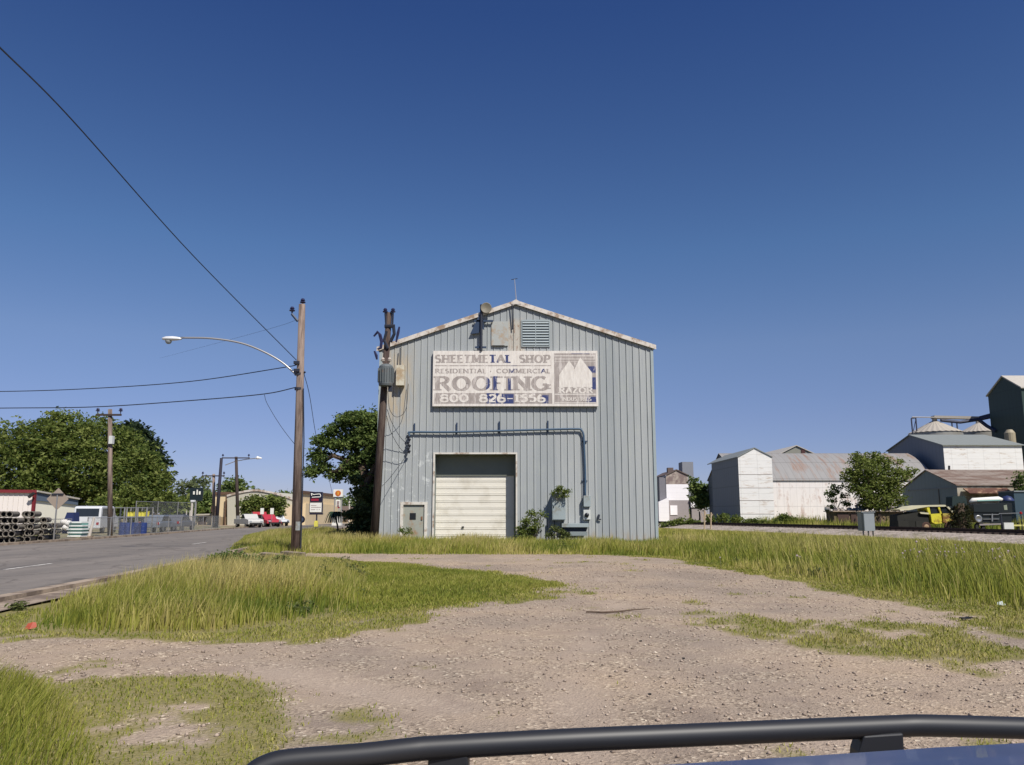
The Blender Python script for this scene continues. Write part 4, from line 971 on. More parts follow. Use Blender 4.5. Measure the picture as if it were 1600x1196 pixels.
front = [(-19.5, 60), (-12.5, 36), (-10.4, 32.5), (-6.2, 32.2), (-2.6, 32.0), (2.6, 32.0), (7.6, 30), (12.5, 30), (12.5, 42), (7.9, 42.8), (-7.3, 42.8), (-9, 50), (-16, 75)]
x, y = sample(front, 75000); nn = fbm(x*.5, y*.5, 51); y = y+rng.normal(size=len(y))*.25; y = np.minimum(y, np.where((x > -7.3) & (x < 7.8), 42.9, 200)); e_ = edge_h(front, x, y, 1.5); nn = np.clip(.5+(nn-.5)*1.8, 0, 1)
h = (.08+.38*e_)*(.5+.9*nn)*(.6+.7*rng.random(len(x))); h = np.where((x > d0-.5) & (x < d1) & (y > 40), h*.8, h)
blades('unmown_grass', x, y, h, .02+.014*rng.random(len(x)), .5, .44+.9*(nn-.5)+.15*(h/.5-.5)+.15*rng.normal(size=len(x)), 'straw-tipped grass growing along the foot of the metal building')
right = Gp([(1030,870),(1150,890),(1280,914),(1400,938),(1500,950),(1640,966)])+[(15, 12), (25, 18), (27.6, 30), (27.0, 42), (24.6, 56), (20.5, 72), (15.5, 90), (8.2, 90), (8.0, 44)]
x, y = sample(right, 150000); k = rng.random(len(x)) < np.clip((52/np.maximum(y, 14))*.45, .15, 1); x, y = x[k], y[k]
nn = fbm(x*.45, y*.45, 61); x = x+rng.normal(size=len(x))*.3; y = y+rng.normal(size=len(y))*.3; e_ = edge_h(right, x, y, 2.2)*inpoly(x, y, right); nn = np.clip(.5+(nn-.5)*1.6, 0, 1)
tkx = np.interp(y, [p.y for p in tk], [p.x for p in tk])
kp = rng.random(len(x)) < np.clip(e_*1.8+.12, 0, 1); x, y, nn, e_, tkx = x[kp], y[kp], nn[kp], e_[kp], tkx[kp]
h = (.05+.54*e_)*(.32+1.15*nn)*(.5+.85*rng.random(len(x)))*np.clip((tkx-4.6-x)/9, .12, 1)*np.interp(y, [14, 30, 45, 70], [1.05, .9, .7, .5])
blades('meadow_grass', x, y, h, (.012+.00035*y)*(.7+.7*rng.random(len(x))), .45, .46+1.0*(nn-.5)+.15*rng.normal(size=len(x)), 'tall meadow grass between the gravel lot and the railway at right', wind=(-.15, .1))
corner = Gp([(-60,1066),(40,1068),(95,1095),(130,1140),(150,1200)])+[(-2.2, 3.6), (-6.5, 3.2), (-7.5, 7.0)]
x, y = sample(corner, 15000); nn = fbm(x*1.4, y*1.4, 71); e_ = edge_h(corner, x, y, .5)
h = (.10+.22*e_)*(.5+.9*nn)*(.6+.6*rng.random(len(x)))
blades('roadside_grass', x, y, h, .005+.004*rng.random(len(x)), .6, .44+.8*(nn-.5)+.16*rng.normal(size=len(x)), 'long green grass clump in the near left corner of the lot', wind=(.55, .15))
# short turf wherever the ground map is green near the camera
N = 620000; x = rng.uniform(-12.5, 16, N); y = 3.2+27.5*rng.random(N)**1.35
g_ = gl(lowgrass, x, y); k = (rng.random(N) < np.clip(g_*1.2-.25, 0, 1)**1.2) & (x > np.interp(y, [5, 14.5, 22.7, 36.4], [-7.4, -8.0, -8.8, -10.4])) & ~inpoly(x, y, island); x, y = x[k], y[k]
nn = fbm(x*1.2, y*1.2, 81)
h = (.012+.032*nn)*(.5+rng.random(len(x)))*np.where(y > 9, 1.25, 1)
blades('short_turf', x, y, h, .005+.0005*y+.003*rng.random(len(x)), 1.3, .52+.9*(nn-.5)+.18*rng.normal(size=len(x)), 'sparse low turf patches on the edges of the gravel lot', wind=(.1, 0))
# seed stalks and broad-leaved weeds among the grass
def stalks(name, poly, n, h0, label, wind):
    x, y = sample(poly, n); k = fbm(x*.7, y*.7, 101) > .47; x, y = x[k], y[k]
    tkx = np.interp(y, [p.y for p in tk], [p.x for p in tk])
    h = h0*(.6+.6*rng.random(len(x)))*np.interp(y, [10, 17, 30, 45, 70], [.8, 1.1, .9, .7, .5])*np.clip((tkx-4.6-x)/9, .15, 1)*(.4+.6*edge_h(poly, x, y, 1.5))
    return blades(name, x, y, h, .004+.00035*y, .35, .85+.15*rng.normal(size=len(x)), label, wind=wind)
stalks('seed_stalks', island, 2600, .62, 'dry straw coloured seed stalks standing above the island grass', (.3, .1))
stalks('dry_stalks', right, 7000, .72, 'dry straw coloured stalks standing above the meadow grass', (-.1, .1))
stalks('straw_stalks', front, 4200, .55, 'brown straw stalks in the strip before the metal building', (.2, .1))
wc, wr = [], []
for poly, cnt in ((island, 26), (right, 70), (front, 30)):
    x, y = sample(poly, cnt)
    for a, b_ in zip(x, y):
        tx_ = np.interp(b_, [p.y for p in tk], [p.x for p in tk])
        if a > tx_-8: continue
        s_ = random.uniform(.10, .28); wc.append((a, b_, s_*.6)); wr.append((s_*1.4, s_*1.4, s_))
o = crown('broadleaf_weeds', None, wc, wr, 15000, .035, LEAF['bush'], tintbase=.45, shell=.3); tag(o, 'dark broad-leaved weeds scattered through the long grass', 'weeds', kind='stuff')
# thistle heads and pale flowers
fl = []
for i in range(330):
    u = rng.random(); px = 1410+180*rng.random() if u < .55 else 1060+530*rng.random(); py = 868+26*rng.normal()*.4 if u < .55 else 862+20*rng.random()
    Y = 22+6*rng.random() if u < .55 else 24+10*rng.random(); q = P(px, py+6, Y)
    if .2 < q.z < 1.0: fl.append(q)
fm = MB(); 
for q in fl:
    r_ = random.uniform(.02, .042); fm.lathe(q, [(.001, -r_), (r_*.9, -r_*.3), (r_*.8, r_*.5), (.001, r_*.8)], 5); fm.tube([(q.x+random.uniform(-.05, .05), q.y, 0), q], .004, 3, cap=False)
tag(fm.build('wildflowers', M('thistle_head', lin((176,156,160)), .9, var=.2, scale=20)), 'scattered pale pink thistle heads in the meadow grass at right', 'flowers', kind='stuff')
# loose stones on the gravel
N = 32000; x = rng.uniform(-6, 11, N*2); y = 3.0+23*rng.random(N*2)**1.7; k = (gl(lowgrass, x, y) < .35) & (gl(packed, x, y) < .5); k &= fbm(x*1.3, y*1.3, 91) > .40; x, y = x[k][:N], y[k][:N]
n = len(x); s = (.005+.016*rng.random(n)**5)*(1+y*.02); base_v = np.array([[1,0,0],[-1,0,0],[0,1,0],[0,-1,0],[0,0,.7],[0,0,-.5]]); bf = np.array([[0,2,4],[2,1,4],[1,3,4],[3,0,4],[2,0,5],[1,2,5],[3,1,5],[0,3,5]])
rv = base_v[None]*(s[:, None, None])*(.6+.8*rng.random((n, 6, 1))); a = rng.random(n)*6.28; ca, sa = np.cos(a)[:, None], np.sin(a)[:, None]
vx = rv[..., 0]*ca-rv[..., 1]*sa+x[:, None]; vy = rv[..., 0]*sa+rv[..., 1]*ca+y[:, None]; vz = rv[..., 2]+gz(x, y)[:, None]+.3*s[:, None]
m, nt, b = newmat('loose_stone'); at = nt.nodes.new('ShaderNodeAttribute'); at.attribute_name = 'tint'
r_ = ramp(nt, [(0, lin((116,102,90))), (.2, lin((146,130,116))), (.85, lin((168,151,135))), (1, lin((190,176,158)))], at.outputs['Fac']); nt.links.new(r_.outputs[0], b.inputs['Base Color']); b.inputs['Roughness'].default_value = .9
o = nmesh('loose_stones', np.stack([vx, vy, vz], -1).reshape(-1, 3), (np.arange(n)*6)[:, None, None].repeat(8, 1).reshape(-1, 1)+np.tile(bf, (n, 1)), m, {'tint': np.repeat(rng.random(n), 6)})
tag(o, 'loose gravel stones scattered over the drive', 'gravel', kind='stuff')
# litter, twig
q = G(69, 980); lt = MB(); q.y -= .35; lt.quad((q.x-.07, q.y, .02), (q.x+.01, q.y-.02, .02), (q.x+.02, q.y+.03, .11), (q.x-.05, q.y+.03, .09)); lt.quad((q.x+.01, q.y-.02, .02), (q.x+.08, q.y+.03, .04), (q.x+.06, q.y+.04, .10), (q.x+.02, q.y+.03, .11))
tag(lt.build('paper_wrapper', M('red_wrapper', lin((160,74,54)), .6, var=.4, scale=14)), 'crumpled orange red wrapper lying at the edge of the roadside grass', 'litter')
q = G(1565, 948); lt = MB(); lt.quad((q.x-.07, q.y, .03), (q.x+.03, q.y-.04, .02), (q.x+.03, q.y+.02, .09), (q.x-.05, q.y+.03, .07)); lt.quad((q.x+.03, q.y-.04, .02), (q.x+.09, q.y+.02, .03), (q.x+.06, q.y+.03, .06), (q.x+.03, q.y+.02, .09))
tag(lt.build('paper_scrap', M('pale_scrap', lin((170,178,178)), .7, var=.2)), 'crumpled pale scrap at the foot of the meadow grass on the right', 'litter')
tw = [G(a, b_, .02) for a, b_ in ((916, 956), (940, 957), (965, 956), (990, 953), (1016, 951))]
tag(MB().tube(tw, [.012, .016, .016, .012, .006], 5).build('stick', M('bark')), 'thin dark stick lying on the gravel before the building', 'stick')
q = G(1508, 966, .02); tag(MB().obox(q, (.14, .08, .018), rz=.1).obox(q+Vector((.07, .02, .008)), (.05, .09, .016), rz=.6).build('debris', M('dark_latch')), 'flat black scrap on the gravel near the right grass edge', 'litter')
rk = MB()
for px, py, s_ in ((1001, 1002, .035), (1068, 1029, .03), (755, 1087, .03), (612, 1060, .04), (1015, 1085, .03)):
    q = G(px, py, .01); s_ *= .42; o = MB().obox(q, (s_*2.2, s_*1.2, s_*.8), rz=random.random(), rx=.3).obox(q+Vector((s_*.5, 0, s_*.3)), (s_, s_, s_*.7), rz=.8).build('dark_stone', M('dark_latch')); tag(o, {1001: 'dark lump lying on the gravel below the long dark stick', 1068: 'dark lump on the gravel, rightmost of the scattered ones', 755: 'small dark lump on the gravel just above the left guard upright', 612: 'dark flat lump on the gravel, leftmost of the scattered ones', 1015: 'dark lump on the gravel close above the middle of the guard bar'}[px], 'stone', 'dark lumps on the gravel')

# ================================================================== LEFT SIDE: yard, pipes, vehicles
# white metal building with red trim
wm = M('white_sheet', lin((214,206,200)), .55, var=.05, scale=1, sc3=(6, 6, .3)); redt = M('red_trim', lin((112,30,38)), .6, var=.1); grs = M('soffit_grey', lin((84,96,112)), .8, var=.1)
wb = empty('white_metal_building', P(54, 812, 70), 'low white metal building with dark red eave and corner trim at far left', 'building'); wb.location.z = 0
c0 = P(54, 768, 70); A = Vector((c0.x, 70, 0)); B = Vector((c0.x-22, 63, 0)); C = P(120, 780, 76); C = Vector((C.x, 76, 0)); hA = c0.z; hC = P(120, 780, 76).z
mb = MB(); n_ = 60
for i in range(n_):       # ribbed front
    for u0, u1, d_ in ((i/n_, (i+.12)/n_, .04), ((i+.12)/n_, (i+1)/n_, 0)):
        a, b_ = A.lerp(B, u0), A.lerp(B, u1); o_ = Vector((.3, -.95, 0))*d_; mb.quad(a+o_, b_+o_, b_+o_+Vector((0, 0, hA)), a+o_+Vector((0, 0, hA)))
mb.build('front_wall', wm, wb)
so_ = .22
MB().quad(A+Vector((.02, .05, 0)), C, C+Vector((0, 0, hC-.55)), A+Vector((.02, .05, hA-.75))).build('side_wall', M('white_side', lin((226,222,206)), .6, var=.04), wb)
MB().slab([A+Vector((.15, 0, hA-.78)), C+Vector((.15, 0, hC-.56)), C+Vector((.15, 0, hC-.1)), A+Vector((.15, 0, hA-.1))], (-.1, .02, 0)).build('awning_fascia', grs, wb)
MB().slab([A+Vector((.3, 0, hA-.06)), C+Vector((.3, 0, hC-.06)), C+Vector((-12, 0, hC+1)), B+Vector((-6, 8, hA+1)), B+Vector((0, 0, hA-.02))], (0, 0, .14)).build('roof', M('roof_pale', lin((176,170,160)), .6), wb)
MB().slab([A+Vector((.25, -.1, hA-.14)), B+Vector((0, -.12, hA-.14)), B+Vector((0, -.12, hA+.12)), A+Vector((.25, -.1, hA+.12))], (.02, -.06, 0)).build('eave_trim', redt, wb)
MB().box((A.x-.06, A.y-.14, 0), (A.x+.16, A.y+.1, hA-.14)).build('corner_trim', redt, wb)
q = P(49, 774, 69.5); MB().obox(q, (.55, .2, .2), ry=R(-40)).build('floodlight', M('dark_latch'), wb)
# pipes: each hollow pipe an object
pm_ = M('pipe_grey', lin((116,110,100)), .8, var=.15, scale=2, dirt=lin((84,78,72)), dirt_amt=.4); pin = M('pipe_inside', lin((24,24,34)), .9)
rd_ = .15; Lp = 1.9
pr = MB().lathe((0, 0, 0), [(rd_*.82, .25), (rd_*.82, 0), (rd_*1.12, 0), (rd_*1.12, .16), (rd_, .2), (rd_, Lp), (rd_*.82, Lp), (rd_*.82, .25)], 12, 'Y')
pipe0 = pr.build('drain_pipe', pm_, smooth=False); first = True
pd_ = MB().lathe((0, 0, 0), [(.001, .26), (rd_*.81, .26)], 12, 'Y').build('bore', pin, pipe0)
def pipe(x_, y_, z_, rz, label, group):
    global first
    o = pipe0 if first else copy_tree(pipe0); first = False
    o.location = (x_, y_, z_); o.rotation_euler = (0, 0, rz); tag(o, label, 'pipe', group)
for (px0, px1, Y, rows_, ncol, gname, lab) in ((-60, 24, 42.2, 5, 9, 'pipes in the leftmost stack', 'grey pipe in the leftmost stack at the photo edge beyond the road'),
                                         (29, 50, 43.8, 5, 4, 'pipes in the second stack', 'grey pipe in the tall stack just right of the leftmost stack'),
                                         (58, 71, 45.6, 4, 3, 'pipes in the third stack', 'grey pipe in the lower third stack left of the diamond sign'),
                                         (76, 86, 47.2, 3, 2, 'pipes in the small stack', 'grey pipe in the smallest stack nearest the diamond sign post')):
    xa, xb = X(px0, 830, Y), X(px1, 830, Y)
    for r in range(rows_):
        for c_ in range(ncol - (1 if r == rows_-1 and ncol > 2 else 0)):
            if random.random() < .06: continue
            x_ = xa+(xb-xa)*(c_+.5)/ncol+random.uniform(-.02, .02)
            pipe(x_, Y+random.uniform(-.15, .15)+r*.05, .2+r*.335, R(21)+random.uniform(-.03, .03), ('bottom row ', 'second row ', 'third row ', 'fourth row ', 'fifth row ')[r]+lab, gname+', '+('bottom', 'second', 'third', 'fourth', 'fifth')[r]+' row')
    for zz in range(rows_):   # separating timber
        pass
# diamond sign seen from behind
q = P(90, 780, 45.5); dsn = empty('diamond_road_sign', (q.x, 45.5, 0), 'plain grey back of a diamond road sign on a thin steel post', 'sign')
s_ = .62
MB().slab([(q.x, 45.5, q.z+s_), (q.x+s_, 45.5, q.z), (q.x, 45.5, q.z-s_), (q.x-s_, 45.5, q.z)], (0, .012, 0)).build('panel', M('sign_back', lin((150,136,122)), .6, var=.08), dsn)
MB().box((q.x-.03, 45.44, -.1), (q.x+.03, 45.495, q.z+.28)).build('post', galvp, dsn); MB().box((q.x-.33, 45.43, q.z+.24), (q.x+.33, 45.49, q.z+.31)).build('cross_brace', M('dark_steel'), dsn)
# chain-link fence
def fence(pts, H, label, step=3.0):
    e = empty('chain_link_fence', (pts[0][0], pts[0][1], 0), label, 'fence'); pts = [Vector((a, b_, 0)) for a, b_ in pts]; mesh = MB(); rail = MB()
    for a, b_ in zip(pts, pts[1:]):
        L = (b_-a).length; n_ = max(1, round(L/step))
        for i in range(n_):
            p = a.lerp(b_, i/n_); MB().tube([p, p+Vector((0, 0, H+.05))], .035, 6).build('post', galvp, e)
        rail.tube([a+Vector((0, 0, H)), b_+Vector((0, 0, H))], .022, 5); rail.tube([a+Vector((0, 0, .1)), b_+Vector((0, 0, .1))], .012, 5)
        d = (b_-a)/L; s = 0; k_ = .14
        while s < L-H*.0:
            for sg_ in (1, -1):
                p = a+d*s; t_ = min(H-.1, L-s) if sg_ > 0 else min(H-.1, s)
                q_ = p+d*t_*sg_; mesh.slab([p+Vector((0, 0, .1)), p+Vector((0, 0, .1))+d*.010, q_+Vector((0, 0, .1+t_))+d*.010, q_+Vector((0, 0, .1+t_))], Vector((-d.y, d.x, 0))*.006)
            s += k_
    rail.build('rail', galvp, e); mesh.build('wire_mesh', M('fence_wire', lin((140,142,144)), .5, .5), e); return e
fence([(-27.4, 44.6), (-26.3, 48.5)], 1.25, 'low chain-link fence in front of the stacked pipes')
fence([(-26.9, 51.5), (-27.2, 58), (-27.9, 66), (-28.9, 76), (-29.8, 83)], 1.3, 'long chain-link fence with rails between the yard and the road')
fence([(-32.5, 70), (-31.2, 80)], 2.6, 'taller chain-link panel behind the parked cars at the yard end')
# white concrete gate post leaning
q = G(138, 843); gp_ = empty('gate_post', q, 'short white leaning gate post on a concrete foot at the yard entrance', 'post')
MB().tube([q, q+Vector((.25, 0, 1.35))], [.10, .08], 8).build('shaft', M('post_white', lin((190,182,172)), .7), gp_); MB().obox(q+Vector((-.1, 0, .08)), (.6, .5, .25)).build('foot', conc, gp_)

glass = M('car_glass', (.02, .025, .03), .12, spec=.5); tyre = M('tyre', (.02, .02, .02), .85); rim = M('rim', lin((150,150,150)), .35, .7); blackp = M('black_plastic', (.02, .02, .02), .6)
def car(loc, rz, col, label, kind='car', L=4.6, H=1.45, W=1.75, name='parked_car', cat='car', group=None, parts=True):
    e = empty(name, loc, label, cat, group); e.rotation_euler = (0, 0, rz)
    mt_ = M('paint_%d_%d_%d' % tuple(int(c*255) for c in col), col, .3, .1, var=.04)
    def sb(pts, w, nm, mat, y0=0, bevel=.04):
        mb = MB(); n = len(pts); mb.v = [(x, -w/2+y0, z) for x, z in pts]+[(x, w/2+y0, z) for x, z in pts]
        mb.f = [tuple(range(n))[::-1], tuple(range(n, 2*n))]+[(i, (i+1) % n, n+(i+1) % n, n+i) for i in range(n)]
        me = bpy.data.meshes.new(nm); me.from_pydata(mb.v, [], [f[::-1] for f in mb.f]); me.materials.append(mat); o = bpy.data.objects.new(nm, me); COL.objects.link(o); o.parent = e
        if bevel: md = o.modifiers.new('bevel', 'BEVEL'); md.width = bevel; md.segments = 2; md.limit_method = 'ANGLE'
        return o
    h = L/2; b1 = H*.6
    if kind == 'pickup':
        sb([(-h, .4), (-h, .95), (-h*.05, .95), (-h*.05, 1.0), (h*.45, 1.02), (h*.95, .9), (h, .7), (h, .38)], W, 'body', mt_)
        sb([(-h*.08, .96), (-h*.03, H), (h*.22, H), (h*.46, 1.0)], W*.9, 'cabin', mt_); sb([(-h*.05, 1.0), (-h*.01, H-.07), (h*.20, H-.07), (h*.41, 1.0)], W*.915, 'window', glass, bevel=0)
    elif kind == 'van':
        sb([(-h, .4), (-h, b1), (-h*.97, H-.1), (-h*.85, H), (h*.35, H), (h*.62, b1+.15), (h*.98, b1-.1), (h, .4)], W, 'body', mt_, bevel=.07)
        sb([(-h*.85, b1+.08), (-h*.83, H-.18), (h*.36, H-.18), (h*.54, b1+.1)], W*1.012, 'window', glass, bevel=0)
        sb([(-h*1.006, b1+.05), (-h*.992, H-.2), (-h*.9, H-.2), (-h*.9, b1+.05)], W*.84, 'rear_window', glass, bevel=0)
    else:
        sb([(-h, .42), (-h*.98, .85), (-h*.6, .92), (h*.45, .92), (h*.95, .78), (h, .4)], W, 'body', mt_, bevel=.07)
        sb([(-h*.72, .9), (-h*.45, H), (h*.12, H), (h*.5, .9)], W*.86, 'cabin', mt_, bevel=.05); sb([(-h*.62, .93), (-h*.42, H-.09), (h*.10, H-.09), (h*.42, .93)], W*.88, 'window', glass, bevel=0)
    if parts:
        r_ = .33
        for sx_ in (-h*.62, h*.62):
            for sy in (-1, 1):
                w_ = MB().lathe((sx_, sy*(W/2-.1), r_), [(.001, -.1), (r_*.6, -.1), (r_, -.09), (r_, .09), (r_*.6, .1), (.001, .1)], 16, 'Y'); me = w_.build('wheel', tyre); me.parent = e
                w2 = MB().lathe((sx_, sy*(W/2-.1), r_), [(.001, -.108), (r_*.58, -.108), (r_*.58, .108), (.001, .108)], 12, 'Y').build('rim', rim); w2.parent = me
        for sy in (-1, 1):
            o = MB().box((h-.03, sy*W*.36-.14, .62), (h+.02, sy*W*.36+.14, .76)).build('headlight', M('lamp_lens')); o.parent = e
            o = MB().box((-h-.02, sy*W*.40-.09, .68), (-h+.03, sy*W*.40+.09, .88)).build('taillight', M('tail_red', (.3, .01, .01), .3)); o.parent = e
        o = MB().box((h-.02, -W*.42, .40), (h+.09, W*.42, .55)).build('bumper', blackp); o.parent = e
    return e
q = P(150, 830, 66); car((q.x, 66, 0), R(100), (.62, .63, .64), 'white van seen from behind in the yard left of the crossarm pole', 'van', 4.8, 2.15, 2.0)
q = P(250, 830, 68); car((q.x-.2, 68, 0), R(96), (.16, .18, .21), 'grey sedan parked behind the chain-link fence', 'car')
q = P(278, 826, 74); car((q.x, 74, 0), R(95), (.12, .125, .14), 'dark grey car behind the fence at the end of the yard', 'car')
q = P(388, 822, 91); car((q.x, 91, 0), R(-52), (.50, .49, .46), 'silver pickup parked across the road before the beige building', 'pickup', 4.6, 1.5, 1.7)
q = P(403, 820, 98); car((q.x, 98, 0), R(-60), (.35, .03, .04), 'dark red pickup right of the silver pickup', 'pickup', 5.0, 1.75, 1.8)
q = P(417, 820, 96); car((q.x, 96, 0), R(-50), (.42, .04, .06), 'bright red car parked at the end of the parked row', 'car', 4.4)
q = P(431, 820, 101); car((q.x, 101, 0), R(-50), (.6, .62, .64), 'white car half hidden beyond the bright red car', 'car', 4.3)
# blue bin with white sacks, crate pile, racks, barrels
q = P(107, 830, 52); bn = empty('blue_tool_cart', (q.x, 52, 0), 'dark blue upright cart with white sacks in it beside the diamond sign', 'cart')
z_ = P(105, 801, 52).z
MB().slab([(q.x-.42, 52, .3), (q.x-.42, 52, z_*.6), (q.x-.2, 52, z_), (q.x+.22, 52, z_), (q.x+.34, 52, .3)], (0, .7, 0)).build('frame', M('cart_blue', lin((40,50,90)), .5, var=.1), bn)
for dx, dz_ in ((-.25, 1.05), (.05, .95), (-.1, .7)): MB().lathe((q.x+dx, 51.85, dz_), [(.001, -.2), (.2, -.12), (.24, 0), (.16, .15), (.001, .2)], 10).build('sack', M('sack_white', lin((205,202,196)), .8, var=.1), bn, smooth=True)
q = P(121, 835, 49); cr_ = empty('panel_pile', (q.x, 49, 0), 'pile of white and pale green ridged panels by the yard entrance', 'panels')
for k in range(5): MB().obox((q.x+.03*(k % 2), 49, .25+k*.2), (.95-.08*abs(k-2), .8, .09)).build('white_panel', M('panel_white', lin((212,216,212)), .6), cr_)
for k in range(4): MB().obox((q.x, 49.05, .35+k*.2), (.8, .7, .10)).build('green_panel', M('panel_green', lin((96,150,140)), .6), cr_)
for k, (px, w_) in enumerate(((184, 16), (203, 14), (220, 14))):
    q = P(px, 835, 62); rk_ = empty('storage_rack', (q.x, 62, 0), ('grey rack nearest the crossarm pole', 'middle grey rack holding blue drums', 'right grey rack at the end of the row')[k]+' behind the fence', 'rack', 'storage racks in the yard')
    hw_ = w_/F*62/2; fr = MB()
    for sx_ in (-hw_, hw_):
        for dy in (0, 1.0): fr.box((q.x+sx_-.04, 62+dy-.04, 0), (q.x+sx_+.04, 62+dy+.04, 2.05))
    fr.build('upright', galvp, rk_); sh = MB()
    for z_ in (.35, .8, 1.3, 1.98): sh.box((q.x-hw_, 61.95, z_), (q.x+hw_, 63.05, z_+.05))
    sh.build('shelf', M('rack_shelf', lin((120,122,124)), .6), rk_)
bl_m = M('drum_blue', lin((38,56,108)), .45); yl_m = M('tub_yellow', lin((206,196,84)), .5)
def copies(mk_first, spots, group, labf):
    o0 = mk_first()
    for i, (x_, y_, z_) in enumerate(spots):
        o = o0 if i == 0 else copy_tree(o0); o.location = (x_, y_, z_); tag(o, labf(i), o0['category'], group)
def mkdrum():
    o = MB().lathe((0, 0, 0), [(.001, 0), (.27, 0), (.28, .3), (.295, .31), (.28, .33), (.28, .6), (.295, .61), (.28, .63), (.27, .88), (.24, .9), (.001, .9)], 14).build('blue_drum', bl_m, smooth=False); return tag(o, 'x', 'drum')
copies(mkdrum, [(X(px, 830, 60.3), 60.3, .0) for px in (192, 200, 207, 215, 223)], 'blue drums below the yellow tubs', lambda i: 'blue drum standing behind the fence in the row below the yellow tubs')
def mktub():
    o = MB().lathe((0, 0, 0), [(.001, 0), (.2, 0), (.24, .34), (.26, .35), (.26, .38), (.001, .38)], 12).build('yellow_tub', yl_m); return tag(o, 'x', 'tub')
copies(mktub, [(X(px, 818, 61.9), 62.4, 1.352) for px in (195, 200, 206, 213, 218, 223)], 'yellow tubs on the racks', lambda i: 'yellow tub in the row on top of the yard racks')

# ------------------------------------------------------------------ beige arched building and its neighbours
bg_m = M('beige_wall', lin((206,186,150)), .75, var=.06, scale=1); bgr = M('beige_grey_wall', lin((176,172,156)), .75, var=.05, scale=1)
YB = 108; hall = empty('beige_hall', P(400, 820, YB), 'beige hall with a low arched grey front and flat side wings across the road', 'building'); hall.location.z = 0
def Q(px, py, Y=YB): return P(px, py, Y)
arch = [Q(355, 822), Q(460, 822), Q(460, 776)]+[Q(355+105*t_, 767+9*(2*abs(t_-.42)/1.16)**1.5*1.6) for t_ in np.linspace(1, 0, 12)]
arch = [Vector((p.x, YB, max(0, p.z))) for p in arch]; arch[0].z = arch[1].z = 0
MB().slab(arch, (0, 30, 0)).build('arched_front', bgr, hall)
ru = arch[3:]; mb = MB()
for a, b_ in zip(ru, ru[1:]): mb.slab([a+Vector((0, -.15, -.05)), b_+Vector((0, -.15, -.05)), b_+Vector((0, -.15, .2)), a+Vector((0, -.15, .2))], (0, .14, 0))
mb.build('roof_trim', trim, hall)
def wing(a, b_, py, Y, nm, mat, base=0, depth=20):
    x0, x1 = X(a, py, Y), X(b_, py, Y); z_ = Z(py, Y); return MB().box((x0, Y, base), (x1, Y+depth, z_)).build(nm, mat, hall)
wing(333, 354.5, 773, YB+.5, 'side_wing', bg_m); wing(460.5, 472, 771, YB+.5, 'side_wing', bg_m); wing(444, 460, 789, YB-1.2, 'entrance_block', M('pale_beige', lin((216,196,164)), .7, var=.05)); wing(472.2, 478, 787, YB+1, 'low_wing', bg_m)
MB().box((X(331, 773, YB), YB+.3, Z(773, YB)), (X(357, 773, YB), YB+20, Z(773, YB)+.35)).build('parapet', M('brown_parapet', lin((96,72,56)), .8), hall)
MB().box((X(458, 771, YB), YB+.3, Z(771, YB)), (X(473, 771, YB), YB+20, Z(771, YB)+.35)).build('parapet', M('brown_parapet'), hall)
MB().box((X(334, 808, YB), YB+.42, 0), (X(353, 808, YB), YB+.49, Z(808, YB))).build('brown_base', M('brown_panel', lin((140,122,96)), .8), hall)
for px in (352.7, 445.5): MB().box((X(px, 780, YB), YB-.12, 0), (X(px+1.6, 780, YB), YB-.01, Z(775, YB))).build('downpipe', M('brown_parapet'), hall)
MB().box((X(435, 801, YB), YB-1.3, 0), (X(439.5, 801, YB), YB-1.21+.3, Z(801, YB))).build('door', M('dark_door', lin((70,52,44)), .6), hall)
MB().box((X(446, 800, YB), YB-1.27, 0), (X(448, 800, YB), YB-1.21, Z(800, YB))).build('entrance_post', M('dark_door'), hall)
MB().box((X(426, 781, YB), YB-.05, Z(786, YB)), (X(443, 781, YB), YB-.003, Z(779, YB))).build('wall_lettering_band', M('band_pale', lin((196,184,160)), .7), hall)
sh_ = empty('small_shed', P(315, 820, 112), 'small tan shed with dark doorway between the black sign and the beige hall', 'shed'); sh_.location.z = 0
MB().box((X(309, 805, 112), 112, 0), (X(334, 805, 112), 120, Z(806, 112))).build('wall', bg_m, sh_); MB().box((X(310.5, 807, 112), 111.9, 0), (X(323, 807, 112), 111.99, Z(808, 112))).build('doorway', M('dark_door'), sh_)
MB().slab([(X(307, 805, 112), 111.3, Z(806, 112)), (X(335, 805, 112), 111.3, Z(805, 112)), (X(335, 805, 112), 120.5, Z(805, 112)), (X(307, 805, 112), 120.5, Z(806, 112))], (0, 0, .2)).build('roof', M('roof_pale'), sh_)
MB().box((X(333, 791, 109), 108.2, Z(800.5, 108)), (X(341, 791, 109), 108.45, Z(791, 108))).build('dark_hatch', M('dark_door'), hall)
# trees in front of hall
for px, r, lab in ((395, 17, 'round green tree in front of the arched hall front, left one'), (424, 17, 'round green tree in front of the arched hall, right one')):
    b0 = P(px, 812, 101); b0.z = 0
    tree(b0, bl([(px-9, 790, 10), (px+8, 786, 11), (px, 779+2, 8), (px+2, 797, 11), (px-8, 800, 9), (px+10, 799, 9)], 101), lab, 'broad', 2600, .22, limbs=False, trunk_r=.12)
